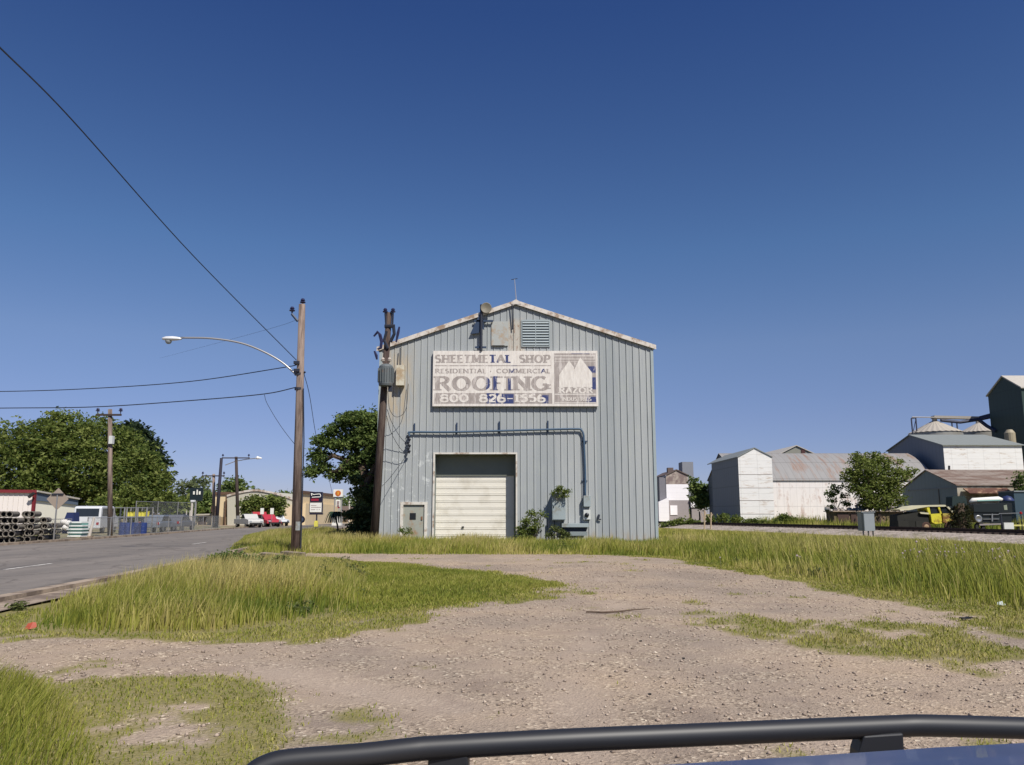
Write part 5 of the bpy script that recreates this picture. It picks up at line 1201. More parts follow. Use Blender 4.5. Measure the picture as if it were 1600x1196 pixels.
# black sign with white letters
q = P(306, 772, 100); bs = empty('black_pylon_sign', (q.x, 100, 0), 'black square pylon sign with three white characters left of the beige hall', 'sign')
MB().box((X(296.5, 772, 100), 100, Z(783, 100)), (X(315.5, 772, 100), 100.4, Z(762.5, 100))).build('panel', M('sign_black', lin((16,30,36)), .6, var=.1), bs)
MB().box((X(305, 772, 100), 100.1, 0), (X(307, 772, 100), 100.3, Z(783, 100))).build('post', galvp, bs)
mb = MB()
for a, b_, t_, c_ in ((302, 304.6, 768, 773), (307.3, 309.2, 765.5, 773.4), (311, 313.6, 768, 773)): mb.box((X(a, 770, 100), 99.93, Z(c_, 100)), (X(b_, 770, 100), 99.998, Z(t_, 100)))
mb.build('white_characters', M('sign_letter_white', lin((220,218,208)), .5), bs)
q = P(300.5, 783, 96); yl = empty('yard_light', (q.x, 96, 0), 'short pale post with a flat white lamp head under the black sign', 'lamp post')
MB().tube([(q.x, 96, 0), (q.x, 96, q.z)], .13, 8).build('post', M('post_white'), yl); MB().obox((q.x+.1, 96, q.z), (.45, .4, .2)).build('lamp_head', M('lamp_white'), yl)
for px in (291.5, 297): 
    q = P(px, 800, 98); o = MB().tube([(q.x, 98, 0), (q.x, 98, P(px, 798, 98).z)], .07, 6).build('bollard_post', M('post_white')); tag(o, 'thin pale post standing beside the yard light at the fence end', 'post', 'thin pale posts by the yard light')
# speed sign disc by the pole
q = P(471, 812, 60); rs_ = empty('round_sign', (q.x, 60, 0), 'round white sign with a dark blue rim right behind the street light pole', 'sign')
MB().lathe((q.x, 60, q.z), [(.001, -.02), (.27, -.02), (.27, 0), (.001, 0)], 20, 'Y').build('rim', M('sign_blue', lin((44,38,90)), .5), rs_); MB().lathe((q.x, 59.99, q.z), [(.001, -.03), (.16, -.03), (.16, -.02)], 20, 'Y').build('face', M('sign_letter_white'), rs_)
MB().tube([(q.x, 60.05, 0), (q.x, 60.05, q.z)], .03, 6).build('post', galvp, rs_)
# letter-board sign
YS = 96
ls = empty('letter_board_sign', P(494, 815, YS), 'dark pylon sign with white swoosh and red stripe over a white letter board', 'sign'); ls.location.z = 0
def bxp(a, b_, t_, c_, y0, y1, nm, mat, par, bev=0): return MB().box((X(a, t_, YS), y0, Z(c_, YS)), (X(b_, t_, YS), y1, Z(t_, YS))).build(nm, mat, par)
bxp(484.5, 503.5, 769, 785, YS, YS+.5, 'top_panel', M('sign_navy', lin((24,22,44)), .4), ls)
bxp(483.5, 503.5, 785.3, 801.5, YS+.01, YS+.5, 'letter_board_frame', M('sign_navy'), ls); bxp(484.5, 502.8, 786, 800.5, YS-.05, YS+.008, 'letter_board', M('sign_letter_white'), ls)
bxp(483.5, 503.5, 801.7, 804.5, YS, YS+.5, 'lower_panel', M('sign_navy'), ls); bxp(486, 498, 779.5, 783, YS-.04, YS-.002, 'red_stripe', M('stripe_red', lin((140,28,50)), .5), ls)
sw_ = curve([P(487, 775, YS-.05), P(486.5, 771.5, YS-.05), P(490, 773, YS-.05), P(496, 772.5, YS-.05), P(500, 772.5, YS-.05), P(500.5, 776.5, YS-.05), P(494, 777, YS-.05), P(487.5, 777.5, YS-.05)], 5)
MB().tube(sw_, .055, 5).build('swoosh', M('sign_letter_white'), ls)
mb = MB(); 
for i, z_ in enumerate((789.5, 792.5, 796)):
    for k in range(9):
        if random.random() < .25: continue
        a = 486.5+k*1.7; mb.box((X(a, z_, YS), YS-.07, Z(z_+.9, YS)), (X(a+1.1, z_, YS), YS-.052, Z(z_, YS)))
mb.build('board_letters', M('faded_letters', lin((120,90,90)), .7), ls)
bxp(493.3, 495, 804.6, 822, YS+.15, YS+.35, 'post', M('dark_steel'), ls)
q = P(494, 818, YS-1); o = MB().box((q.x-.2, YS-1.2, 0), (q.x+.22, YS-.9, .62)).box((q.x-.14, YS-1.15, .62), (q.x+.16, YS-.95, .72)).build('yellow_bollard', yl_m); tag(o, 'yellow bollard at the foot of the letter board sign', 'bollard')
# fuel price sign
YG = 112; fs_ = empty('fuel_station_sign', P(528, 815, YG), 'white fuel sign with an orange round shell emblem and a price panel', 'sign'); fs_.location.z = 0
def bg2(a, b_, t_, c_, y0, y1, nm, mat, par): return MB().box((X(a, t_, YG), y0, Z(c_, YG)), (X(b_, t_, YG), y1, Z(t_, YG))).build(nm, mat, par)
bg2(521, 535.5, 765, 776.5, YG, YG+.5, 'emblem_panel', M('sign_letter_white'), fs_); bg2(523, 533.5, 777, 778.3, YG, YG+.4, 'dark_band', M('sign_navy'), fs_)
bg2(525, 531.5, 781, 792, YG, YG+.3, 'price_panel', M('sign_letter_white'), fs_); bg2(527.5, 530, 792.3, 794.5, YG, YG+.3, 'red_panel', M('stripe_red'), fs_)
for a in (522, 533.6): bg2(a, a+.8, 776.6, 822, YG+.1, YG+.3, 'post', galvp, fs_)
c_ = P(528.3, 771, YG); sh2 = MB(); pts = []
for k in range(25):
    a = R(-215+k*250/24); rr_ = .40*(1+.04*math.cos(k*math.pi)); pts.append((c_.x-rr_*math.cos(a+0)*1.0, YG-.03, c_.z-rr_*math.sin(a)*.95))
pts = [(c_.x+.40*math.cos(R(-60+300*k/24)), YG-.03, c_.z+.38*math.sin(R(-60+300*k/24))) for k in range(25)]+[(c_.x-.14, YG-.03, c_.z-.40), (c_.x+.14, YG-.03, c_.z-.40)]
MB().slab(pts, (0, .025, 0)).build('emblem', M('emblem_orange', lin((186,96,40)), .5), fs_)
mb = MB()
for k in range(5): a = R(50+20*k); mb.tube([(c_.x, YG-.05, c_.z-.28), (c_.x+.30*math.cos(a), YG-.05, c_.z+.30*math.sin(a)-.02)], .022, 4)
mb.build('emblem_ribs', M('emblem_yellow', lin((220,170,70)), .5), fs_)
mb = MB(); 
for i in range(3): mb.box((X(526.3, 785, YG), YG-.03, Z(785.5+i*3, YG)), (X(530.3, 785, YG), YG-.002, Z(783.6+i*3, YG)))
mb.build('price_digits', M('faded_letters'), fs_)
# station building
sb_ = empty('filling_station', P(515, 815, 140), 'low brown roofed filling station shop beyond the signs', 'building'); sb_.location.z = 0
def b3(a, b_, t_, c_, Y, d, nm, mat): return MB().box((X(a, t_, Y), Y, max(0, Z(c_, Y))), (X(b_, t_, Y), Y+d, Z(t_, Y))).build(nm, mat, sb_)
b3(480, 548, 803, 822, 140, 12, 'wall', M('station_wall', lin((190,170,140)), .8, var=.08)); b3(478, 550, 791, 803, 139, 14, 'roof', M('brown_roof', lin((118,104,96)), .8, var=.1)); b3(484, 512, 808, 814, 139.9, .09, 'window', M('shop_glass', lin((96,92,86)), .3))
b3(469, 483, 792, 799, 134, 6, 'canopy', M('sign_letter_white')); b3(470, 471, 799, 822, 135, .3, 'canopy_post', galvp)
q = P(525, 815, 105); o = MB().box((q.x-.55, 105, 0), (q.x+.62, 106, Z(809, 105))).box((q.x-.6, 104.95, Z(809, 105)), (q.x+.67, 106.05, Z(809, 105)+.08)).build('white_kiosk', M('sign_letter_white')); tag(o, 'small white box kiosk behind the drooping palm', 'kiosk')
q = P(546, 785, 112); yl2 = empty('forecourt_light', (q.x, 112, 0), 'slim white forecourt lamp post near the oak leaves', 'lamp post'); MB().tube([(q.x, 112, 0), (q.x, 112, Z(781, 112))], .09, 6).build('post', M('post_white'), yl2); MB().obox((q.x-.1, 112, Z(780.5, 112)), (.6, .3, .15)).build('lamp_head', M('lamp_white'), yl2)
for px, hpx, lab in ((449, 800, 'white square sign on a post in front of the arched hall, right of the other'), (434-24, 800, 'white square sign on a post beside the round trees')):
    q = P(px if px != 410 else 409, 803, 100); e = empty('post_sign', (q.x, 94, 0), lab, 'sign'); q = P(425 if px != 410 else 409.5, 799, 94)
    e.location.x = q.x; MB().box((q.x-.2, 94, q.z-.35), (q.x+.2, 94.03, q.z+.35)).build('panel', M('sign_letter_white'), e); MB().tube([(q.x, 94.06, 0), (q.x, 94.06, q.z+.3)], .03, 5).build('post', galvp, e)

# ================================================================== RIGHT SIDE: sheds, elevator, wrecks
wcor = M('white_corrugated', lin((222,220,216)), .6, var=.07, scale=1.4, sc3=(.6, .6, 3), dirt=lin((184,168,152)), dirt_amt=.32, seam=(('Z', .78, .05, .8), ('X', 2.1, .02, .86)))
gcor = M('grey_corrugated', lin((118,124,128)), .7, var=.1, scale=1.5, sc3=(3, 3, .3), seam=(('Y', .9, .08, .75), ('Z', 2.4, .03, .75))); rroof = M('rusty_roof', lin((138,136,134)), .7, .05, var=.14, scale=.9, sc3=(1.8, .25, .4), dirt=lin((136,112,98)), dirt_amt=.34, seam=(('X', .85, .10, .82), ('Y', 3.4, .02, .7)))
groof = M('grey_roof', lin((132,136,132)), .6, .1, var=.08, scale=1, seam=(('X', .9, .08, .82),))
def gable_x(name, x0, x1, Yf, Yr, Yb, hf, hr, hb, wallm, gablem, roofm, label, cat='building', ov=.15, curved=0):
    """building whose ridge runs along x; gable end faces left"""
    e = empty(name, ((x0+x1)/2, Yf, 0), label, cat)
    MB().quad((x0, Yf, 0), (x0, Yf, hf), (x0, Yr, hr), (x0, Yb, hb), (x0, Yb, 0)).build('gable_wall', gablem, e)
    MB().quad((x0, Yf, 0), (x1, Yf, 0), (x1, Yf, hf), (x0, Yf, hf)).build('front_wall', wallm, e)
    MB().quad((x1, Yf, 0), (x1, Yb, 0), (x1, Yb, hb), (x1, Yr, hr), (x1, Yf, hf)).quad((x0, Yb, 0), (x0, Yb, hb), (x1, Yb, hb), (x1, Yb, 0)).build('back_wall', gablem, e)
    n = 7; mb = MB(); pr_ = []
    for i in range(n+1):
        t_ = i/n; pr_.append((Yf-ov+(Yr-Yf+ov)*t_, hf-.05+(hr-hf)*t_+curved*math.sin(t_*math.pi)))
    pr_ += [(Yr+(Yb-Yr+ov)*t_, hr-.05+(hb-hr)*t_) for t_ in (1,)]
    for (ya, za), (yb, zb) in zip(pr_, pr_[1:]): mb.slab([(x0-ov, ya, za), (x1+ov, ya, za), (x1+ov, yb, zb), (x0-ov, yb, zb)], (0, 0, .1))
    mb.build('roof', roofm, e); return e
# long barn
bm = M('barn_white_red', lin((222,216,212)), .7, var=.1, scale=1.1, sc3=(1.6, 1, .7), dirt=lin((182,160,150)), dirt_amt=.33, seam=(('X', .85, .06, .86), ('Z', 2.4, .02, .78)))
e = gable_x('long_barn', 29, 55.2, 105, 112, 119, 5.8, 9.8, 6.3, bm, M('shaded_barn_end', lin((108,114,118)), .8, var=.12, scale=.8, sc3=(3, 3, .3), seam=(('Y', .9, .08, .72), ('Z', 2.6, .02, .7))), rroof, 'long pale barn with a sagging rust streaked roof beyond the railway', curved=.5)  # gable end's dark grey has its shade put into the colour
for k in range(5):
    xx = 30.3+k*1.35; MB().obox((xx, 110.3, 9.15), (.28, .9, .06), rx=R(29), rz=R(-12)).build('roof_patch', M('rust_patch', lin((120,80,66)), .8), e)
# tall white annex, gable to camera
an_ = empty('white_annex', (29.6, 97, 0), 'tall narrow white corrugated gable block at the left end of the long barn', 'building')
x0, x1 = X(1155, 760, 97), X(1208, 760, 97); ez = Z(713, 97)-.15; pkz = Z(703, 97)+.2; xm = (x0+x1)/2
MB().quad((x0, 97, 0), (x1, 97, 0), (x1, 97, ez), (xm, 97, pkz), (x0, 97, ez)).build('front_wall', wcor, an_)
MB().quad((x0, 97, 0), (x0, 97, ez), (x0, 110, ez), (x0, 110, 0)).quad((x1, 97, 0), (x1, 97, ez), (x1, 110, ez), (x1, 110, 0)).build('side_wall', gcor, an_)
mb = MB()
for a, za, b_, zb in ((x0-.1, ez, xm, pkz), (xm, pkz, x1+.1, ez)): mb.slab([(a, 96.9, za-.02), (b_, 96.9, zb-.02), (b_, 112, zb-.02), (a, 112, za-.02)], (0, 0, .1))
mb.build('roof', groof, an_)
for z_ in (1.5, 3.1, 4.6, 6.2): MB().box((x0+.02, 96.96, z_), (x1-.02, 96.99, z_+.035)).build('sheet_seam', M('seam_pink', lin((208,198,190)), .8), an_)
# grey gable behind the barn
hb_ = empty('grey_gable_building', (44.5, 125, 0), 'grey green gabled roof with a small dark window rising behind the long barn', 'building')
x0, x1, xm = X(1213, 713, 125), X(1279, 713, 125), X(1244, 697, 125); ez = Z(713, 125); pkz = Z(697, 125)
MB().quad((x0, 125, 0), (x1, 125, 0), (x1, 125, ez), (xm, 125, pkz), (x0, 125, ez)).build('front_wall', M('gable_green_grey', lin((128,128,118)), .8, var=.08), hb_)
mb = MB()
for a, za, b_, zb in ((x0-.3, ez-.1, xm, pkz), (xm, pkz, x1+.3, ez-.1)): mb.slab([(a, 124.8, za), (b_, 124.8, zb), (b_, 143, zb), (a, 143, za)], (0, 0, .12))
mb.build('roof', M('roof_pale'), hb_)
q = P(1255, 706, 124.95); MB().box((q.x-.3, 124.9, q.z-.35), (q.x+.3, 124.96, q.z+.5)).build('window', M('red_brown_window', lin((70,40,38)), .7), hb_)
# big white block
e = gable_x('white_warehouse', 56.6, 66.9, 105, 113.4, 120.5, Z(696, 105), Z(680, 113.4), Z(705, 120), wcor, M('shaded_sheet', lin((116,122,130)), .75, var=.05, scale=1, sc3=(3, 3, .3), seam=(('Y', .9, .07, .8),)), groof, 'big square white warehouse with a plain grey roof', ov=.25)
# small shed in front
rroof2 = M('brown_rust_roof', lin((134,122,112)), .8, var=.2, scale=1.2, sc3=(.5, 1.5, 1), dirt=lin((108,88,76)), dirt_amt=.42, seam=(('X', .8, .08, .75),))
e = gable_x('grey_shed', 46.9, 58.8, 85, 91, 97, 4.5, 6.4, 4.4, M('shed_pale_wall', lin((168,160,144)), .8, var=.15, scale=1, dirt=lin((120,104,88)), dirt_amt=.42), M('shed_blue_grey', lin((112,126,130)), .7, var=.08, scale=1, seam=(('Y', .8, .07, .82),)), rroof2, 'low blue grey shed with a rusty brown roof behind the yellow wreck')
MB().box((46.86, 88.6, 0), (46.89, 88.75, 4.3)).build('door_edge', M('dark_latch'), e); MB().box((46.84, 85.1, 4.2), (46.88, 96.5, 4.3)).build('gable_band', gcor, e)
aw = MB().obox((X(1546, 767, 84), 84.2, Z(767.5, 84)), (4.6, 1.3, .12), rx=R(25)).build('awning', M('awning_tan', lin((150,120,96)), .8, var=.3, scale=2, dirt=lin((90,60,48)), dirt_amt=.5), e)
MB().tube([P(1483, 735, 93), P(1483, 728, 93)], .12, 6).build('roof_pipe', M('dark_latch'), e)
# dark tower
tw_ = empty('dark_elevator_tower', (80, 128, 0), 'very tall dark green gabled elevator tower at the right edge', 'tower')
dkg = M('dark_green_sheet', lin((44,62,58)), .6, var=.1, scale=1, sc3=(3, 3, .2), seam=(('Y', 1.0, .08, .7), ('Z', 3.0, .02, .7))); zr = Z(589, 128); ze = Z(619, 132.4); x0 = X(1577, 589, 128); x0 = 79.6; x1 = 92
MB().quad((x0, 123.6, 0), (x0, 123.6, ze), (x0, 128, zr), (x0, 132.4, ze), (x0, 132.4, 0)).build('gable_wall', dkg, tw_)
MB().quad((x0, 123.6, 0), (x1, 123.6, 0), (x1, 123.6, ze), (x0, 123.6, ze)).build('front_wall', dkg, tw_)
MB().quad((x1, 123.6, 0), (x1, 132.4, 0), (x1, 132.4, ze), (x1, 128, zr), (x1, 123.6, ze)).quad((x0, 132.4, 0), (x1, 132.4, 0), (x1, 132.4, ze), (x0, 132.4, ze)).build('back_wall', dkg, tw_)
MB().slab([(x0-.2, 123.3, ze-.1), (x1, 123.3, ze-.1), (x1, 128, zr), (x0-.2, 128, zr)], (0, 0, .2)).slab([(x0-.2, 128, zr), (x1, 128, zr), (x1, 132.7, ze-.1), (x0-.2, 132.7, ze-.1)], (0, 0, .2)).build('roof', M('roof_pale'), tw_)
# silos
def silo(px, pa, pe, rpx, Y, label):
    c = P(px, pe, Y); r_ = rpx/F*Y; e = empty('grain_silo', (c.x, Y, 0), label, 'silo', 'conical grain silos'); za = Z(pa, Y)
    MB().lathe((c.x, Y, 0), [(r_, 0), (r_, c.z)], 28).build('bin', M('bin_steel', lin((150,148,142)), .5, .4, var=.08), e, smooth=True)
    ck = MB(); n = 28
    for j in range(n):
        a0_, a1_, a2_ = [2*math.pi*(j+t_)/n for t_ in (0, .5, 1)]
        p = [(c.x+r_*1.03*math.cos(a), Y+r_*1.03*math.sin(a), c.z+(.08 if a == a1_ else 0)) for a in (a0_, a1_, a2_)]; t = (c.x, Y, za)
        ck.add([p[0], p[1], p[2], t], [(0, 1, 3), (1, 2, 3)])
    ck.build('cone_roof', M('cone_steel', lin((176,168,156)), .55, .2, var=.1), e); MB().lathe((c.x, Y, za-.2), [(.4, 0), (.4, .35), (.001, .5)], 10).build('cap', M('cone_steel'), e)
    return e
silo(1462, 656, 677.5, 38, 135, 'pale conical roofed silo left behind the white warehouse'); silo(1530, 660, 676.5, 28, 142, 'smaller conical roofed silo right next to the dark tower')
cv = empty('conveyor_gantry', P(1490, 655, 134), 'long steel conveyor gantry running over the silos to the dark tower', 'conveyor')
gs = M('gantry_steel', lin((150,144,136)), .6, var=.15); gd = M('gantry_dark', lin((50,54,74)), .7)
MB().slab([P(1460, 649.5, 134), P(1530, 651, 134), P(1530, 655, 134), P(1460, 653.5, 134)], (0, 1.2, 0)).build('upper_trough', gs, cv)
MB().tube([P(1425, 652, 134), P(1462, 652.5, 134)], .09, 5).build('side_rail', gs, cv)
MB().slab([P(1530, 651, 134), P(1556, 644, 132), P(1556, 648, 132), P(1530, 655, 134)], (0, 1, 0)).build('upper_trough', gd, cv)
MB().tube([P(1470, 657, 134), P(1500, 660, 134), P(1530, 655.5, 134), P(1556, 650, 132)], .28, 5).build('lower_trough', gd, cv)
MB().tube([P(1529, 656, 134), P(1542, 666, 133), P(1556, 674, 131)], .3, 5).build('chute', gd, cv)
for a, b_, c2, d2 in ((1424, 654, 1427, 680), (1431, 653, 1433, 680), (1487, 658, 1489, 668), (1495, 660, 1497, 676)): MB().tube([P(a, b_, 134), Vector((P(c2, d2, 134).x, 134, 8))], .12, 5).build('leg', gd, cv)
MB().tube([P(1424, 654, 134), P(1431, 653, 134)], .12, 5).tube([P(1427, 674, 134), P(1431, 655, 134)], .06, 5).build('ladder', gd, cv)
tk_ = empty('round_tank', (X(1583, 680, 121), 121, 0), 'small tan round tank between the warehouse roof and the dark tower', 'tank')
MB().lathe((X(1583, 680, 121), 121.8, 0), [(.75, 8), (.75, Z(676, 121)), (.4, Z(671, 121)), (.001, Z(671, 121)+.05)], 16).build('shell', M('tank_tan', lin((150,140,118)), .6, var=.12), tk_)
MB().box((X(1583, 680, 121)-.3, 121.5, 0), (X(1583, 680, 121)+.3, 122.1, 8)).build('support', gd, tk_)
# small elevator at the left of that side
YE = 130; el = empty('small_grain_elevator', P(1057, 815, YE), 'narrow white elevator house with a weathered gable beside the blue building', 'building'); el.location.z = 0
x0, x1, xm = X(1041, 760, YE), X(1075.5, 760, YE), X(1057, 735, YE); ez, pkz = Z(744, YE), Z(735, YE); zb = Z(782, YE)
MB().quad((x0, YE, zb), (x1, YE, zb), (x1, YE, Z(757, YE)), (x0, YE, Z(757, YE))).build('white_front', M('bright_white', lin((236,232,234)), .6, var=.03, seam=(('Z', .8, .05, .9),)), el)
MB().quad((x0, YE, Z(757, YE)), (x1, YE, Z(757, YE)), (x1, YE, ez), (xm, YE, pkz), (x0, YE, ez)).build('weathered_gable', M('weathered_gable', lin((176,164,152)), .8, var=.2, scale=1, dirt=lin((126,110,106)), dirt_amt=.45), el)
xb = X(1027.5, 760, YE+10)
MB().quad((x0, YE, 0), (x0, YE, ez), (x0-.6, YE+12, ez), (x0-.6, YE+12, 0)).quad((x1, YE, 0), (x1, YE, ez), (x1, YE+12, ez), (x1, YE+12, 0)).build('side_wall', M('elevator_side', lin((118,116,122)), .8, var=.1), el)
mb = MB()
for a, za, b_, zb_ in ((x0-.15, ez, xm, pkz), (xm, pkz, x1+.15, ez)): mb.slab([(a, YE-.15, za), (b_, YE-.15, zb_), (b_, YE+12, zb_), (a, YE+12, za)], (0, 0, .15))
mb.build('roof', M('elevator_roof', lin((98,84,78)), .8, var=.15), el)
MB().quad((x0, YE+.02, 0), (x1, YE+.02, 0), (x1, YE+.02, zb), (x0, YE+.02, zb)).build('lower_wall', M('elevator_low', lin((150,142,142)), .8, var=.1), el)
MB().box((X(1047, 790, YE), YE-.08, Z(805, YE)), (X(1058, 790, YE), YE-.02, Z(790, YE))).build('low_door', M('bright_white'), el)
MB().box((X(1049, 733, YE), YE+3, ez), (X(1058, 733, YE), YE+4, Z(731, YE+3))).build('vent_box', M('elevator_roof'), el)
MB().box((X(1064, 725, YE+8), YE+7, 4), (X(1081, 725, YE+8), YE+10, Z(722, YE+7))).build('headhouse', M('headhouse_grey', lin((126,128,134)), .7, var=.06), el)
# lower white wings
MB().slab([(X(1029, 785, YE-1), YE-1, 0), (X(1045, 785, YE-1), YE-1, 0), (X(1045, 785, YE-1), YE-1, Z(778, YE)), (X(1029, 785, YE-1), YE-1, Z(785, YE))], (0, .95, 0)).build('left_wing', M('bright_white'), el)
MB().box((X(1027, 760, YE+2), YE+.1, Z(784, YE)), (x0-.02, YE+8, Z(746, YE))).build('side_bin', M('elevator_side'), el)
pts = [(1079, 793), (1097, 793), (1097, 786), (1091, 782), (1085, 780), (1079, 779.5)]
MB().slab([(X(a, b_, YE), YE-.5, Z(b_, YE)) for a, b_ in pts], (0, 2, 0)).build('right_wing', M('bright_white'), el)
MB().slab([(X(a, b_, YE), YE-.6, Z(b_, YE)) for a, b_ in ((1078, 778), (1085, 778.5), (1092, 780.5), (1104, 786), (1104, 788), (1092, 782.5), (1085, 780.3), (1078, 779.7))], (0, 3, 0)).build('right_wing_roof', M('elevator_roof'), el)
MB().box((X(1080, 793, YE), YE-.3, 0), (X(1102, 793, YE), YE+1, Z(793.2, YE))).build('right_wing_base', M('elevator_low'), el)
b0 = P(1092, 812, 120); b0.z = 0
tree(b0, bl([(1088, 762, 9), (1098, 765, 10), (1090, 778, 9), (1103, 778, 9), (1084, 752, 5), (1097, 788, 8)], 120), 'loose dark green tree between the small elevator and the long barn', 'oak', 2000, .28, limbs=False, trunk_r=.12)
# barn-side tree
tb_ = P(1372, 818, 82); tb_.z = 0
tree(tb_, bl([(1350, 735, 20), (1375, 725, 18), (1345, 722, 14), (1330, 745, 14), (1395, 745, 18), (1370, 755, 22), (1350, 765, 18), (1395, 765, 16), (1415, 740, 10), (1338, 712, 6), (1382, 780, 16), (1355, 782, 13), (1402, 782, 12), (1370, 792, 10), (1332, 762, 9), (1428, 735, 5), (1365, 712, 6), (1405, 722, 5)], 82), 'broad bushy green tree standing in front of the barn and shed', 'broad', 13000, .15, trunk_r=.2, tb=.62)
b0 = P(1300, 815, 84); b0.z = 0
tree(b0, bl([(1302, 762, 4), (1297, 772, 5), (1308, 768, 4), (1300, 783, 4), (1296, 793, 4), (1320, 775, 4), (1314, 762, 3), (1322, 788, 5)], 84), 'sparse dark sapling against the white barn wall', 'oak', 900, .15, trunk_r=.07)
b0 = P(1600, 815, 83); b0.z = 0
tree(b0, bl([(1600, 745, 12), (1605, 765, 15), (1592, 758, 7)], 83), 'dark leaves entering at the right edge beside the shed', 'oak', 1200, .16, limbs=False, trunk_r=.15)
# scrub mounds along the barn
for pts, lab in (([(1110, 803, 10), (1130, 800, 11), (1150, 802, 11), (1168, 806, 9)], 'long low green thicket at the foot of the dark barn end'),
                 ([(1225, 800, 10), (1238, 803, 8), (1215, 806, 8)], 'round scrub bush before the barn wall'),
                 ([(1180, 806, 6), (1195, 808, 6), (1255, 806, 6), (1275, 808, 6)], 'low scrub along the barn foot'),
                 ([(1050, 808, 7), (1062, 805, 8), (1078, 806, 8), (1090, 808, 7), (1038, 811, 5)], 'pale green scrub in front of the small elevator')):
    shrub('thicket', [(a, b_+10, r*.7) for a, b_, r in pts], 90, 2000, .13, 'broad', lab, 'shrub', stems=False)
for px, Y, top in ((1100, 78, 798), (1110, 80, 801)):
    q = P(px, 815, Y); e = empty('dead_sapling', (q.x, Y, 0), 'thin pale dead sapling by the rails, '+('left one' if px == 1100 else 'right one'), 'sapling'); MB().tube([(q.x, Y, 0), P(px+1, top, Y)], .07, 5).tube([P(px, 810, Y), P(px+4, top+2, Y)], .035, 4).tube([P(px, 812, Y), P(px-4, top+4, Y)], .03, 4).build('stem', M('pale_stem', lin((176,156,130)), .9), e)
farweeds = [(18.5, 86), (24, 79), (33, 78), (46, 76), (62, 66), (62, 80), (44, 83), (36, 100), (20, 103)]
x, y = sample(farweeds, 26000); nn = np.clip(.5+(fbm(x*.35, y*.35, 131)-.5)*2, 0, 1); tkx = np.interp(y, [p.y for p in tk], [p.x for p in tk])
h = (.25+1.25*nn)*(.5+.7*rng.random(len(x)))*np.clip((x-tkx-4)/5, .1, 1)
blades('trackside_weeds', x, y, h, .05+.03*rng.random(len(x)), .4, .34+.7*(nn-.5)+.17*rng.normal(size=len(x)), 'rough olive weeds between the rails and the barns', z=np.zeros(len(x)))
# low wall with rubble
lw = empty('low_loading_dock', P(1345, 815, 82), 'low rusty loading dock wall topped with rubble behind the signal cabinet', 'wall'); lw.location.z = 0
MB().box((X(1303, 805, 82), 82, 0), (X(1412, 805, 82), 84, Z(800, 82))).build('wall', M('rust_wall', lin((134,108,92)), .9, var=.25, scale=.8, dirt=lin((96,86,60)), dirt_amt=.45), lw)
for a, b_ in ((1308, 1326), (1329, 1338)): MB().box((X(a, 805, 82), 81.9, .5), (X(b_, 805, 82), 81.98, Z(803, 82))).build('dark_opening', M('dark_door'), lw)
MB().box((X(1300, 805, 82), 81.7, Z(799.9, 82)), (X(1414, 805, 82), 84.2, Z(798.4, 82))).build('coping', conc, lw)
rb = []
for i in range(60):
    px = random.uniform(1290, 1415); q = P(px, random.uniform(790, 798) if px > 1330 else random.uniform(796, 800), 83+random.uniform(-.5, .8)); s_ = random.uniform(.15, .5)
    rb.append((q, s_))
rm = MB()
for q, s_ in rb: rm.obox(q, (s_*1.6, s_, s_*.7), rz=random.random()*3, ry=random.uniform(-.5, .5), rx=random.uniform(-.4, .4))
tag(rm.build('rubble', M('rubble_pale', lin((176,164,152)), .9, var=.4, scale=1.2, dirt=lin((84,92,96)), dirt_amt=.47)), 'heap of pale broken sheets and rubble lying on the loading dock', 'rubble', kind='stuff')
# signal cabinet
q = G(1354, 841); YC = q.y; sc_ = empty('signal_cabinet', (q.x, YC, 0), 'grey rail signal cabinet on short legs beside the ballast', 'cabinet')
x0, x1 = X(1346, 820, YC), X(1367, 820, YC); xmid = X(1352.5, 820, YC); zt = Z(801, YC); zb = Z(830, YC)
MB().box((x0+.08, YC, zb), (x1, YC+.75, zt)).build('case', M('cabinet_grey', lin((136,142,146)), .55, var=.06), sc_, bevel=.01)
MB().obox((x0-.0, YC-.28, (zb+zt)/2), (.04, .62, (zt-zb)*.98), rz=R(-12)).build('cabinet_door', M('cabinet_dark', lin((92,100,104)), .6), sc_)
MB().slab([(x0+.02, YC-.05, zt), (x1+.05, YC-.05, zt), (x1+.05, YC+.8, zt), (x0+.02, YC+.8, zt)], (0, 0, .05)).build('lid', M('cabinet_grey'), sc_)
for a in (x0+.12, xmid+.18, x1-.12): MB().box((a-.035, YC+.05, -.05), (a+.035, YC+.12, zb)).build('leg', M('dark_steel'), sc_)
# yellow wreck
YW = 71; 
wk = empty('yellow_wreck', (X(1452, 828, YW), YW, 0), 'crushed yellow utility vehicle without its front bodywork, beyond the rails', 'wrecked car')
def wp(px, py): q = P(px, py, YW); return (q.x, YW, q.z)
def wsl(pts, y0, d, nm, mat, par=None): return MB().slab([(X(a, b_, YW), YW+y0, Z(b_, YW)) for a, b_ in pts], (0, d, 0)).build(nm, mat, par or wk)
yel = M('wreck_yellow', lin((206,198,60)), .5, var=.12, scale=3, dirt=lin((140,110,50)), dirt_amt=.36); wdk = M('wreck_dark', lin((34,34,30)), .8, var=.3, scale=2); pale = M('wreck_pale', lin((196,190,160)), .6, var=.12, scale=2)
wsl([(1404, 806), (1430, 800), (1448, 799), (1452, 805), (1456, 824), (1428, 828), (1404, 826)], .2, 1.5, 'chassis', wdk)
wsl([(1448, 793), (1452, 791.5), (1454.5, 804), (1451.5, 804)], 0, 1.8, 'front_pillar', yel)
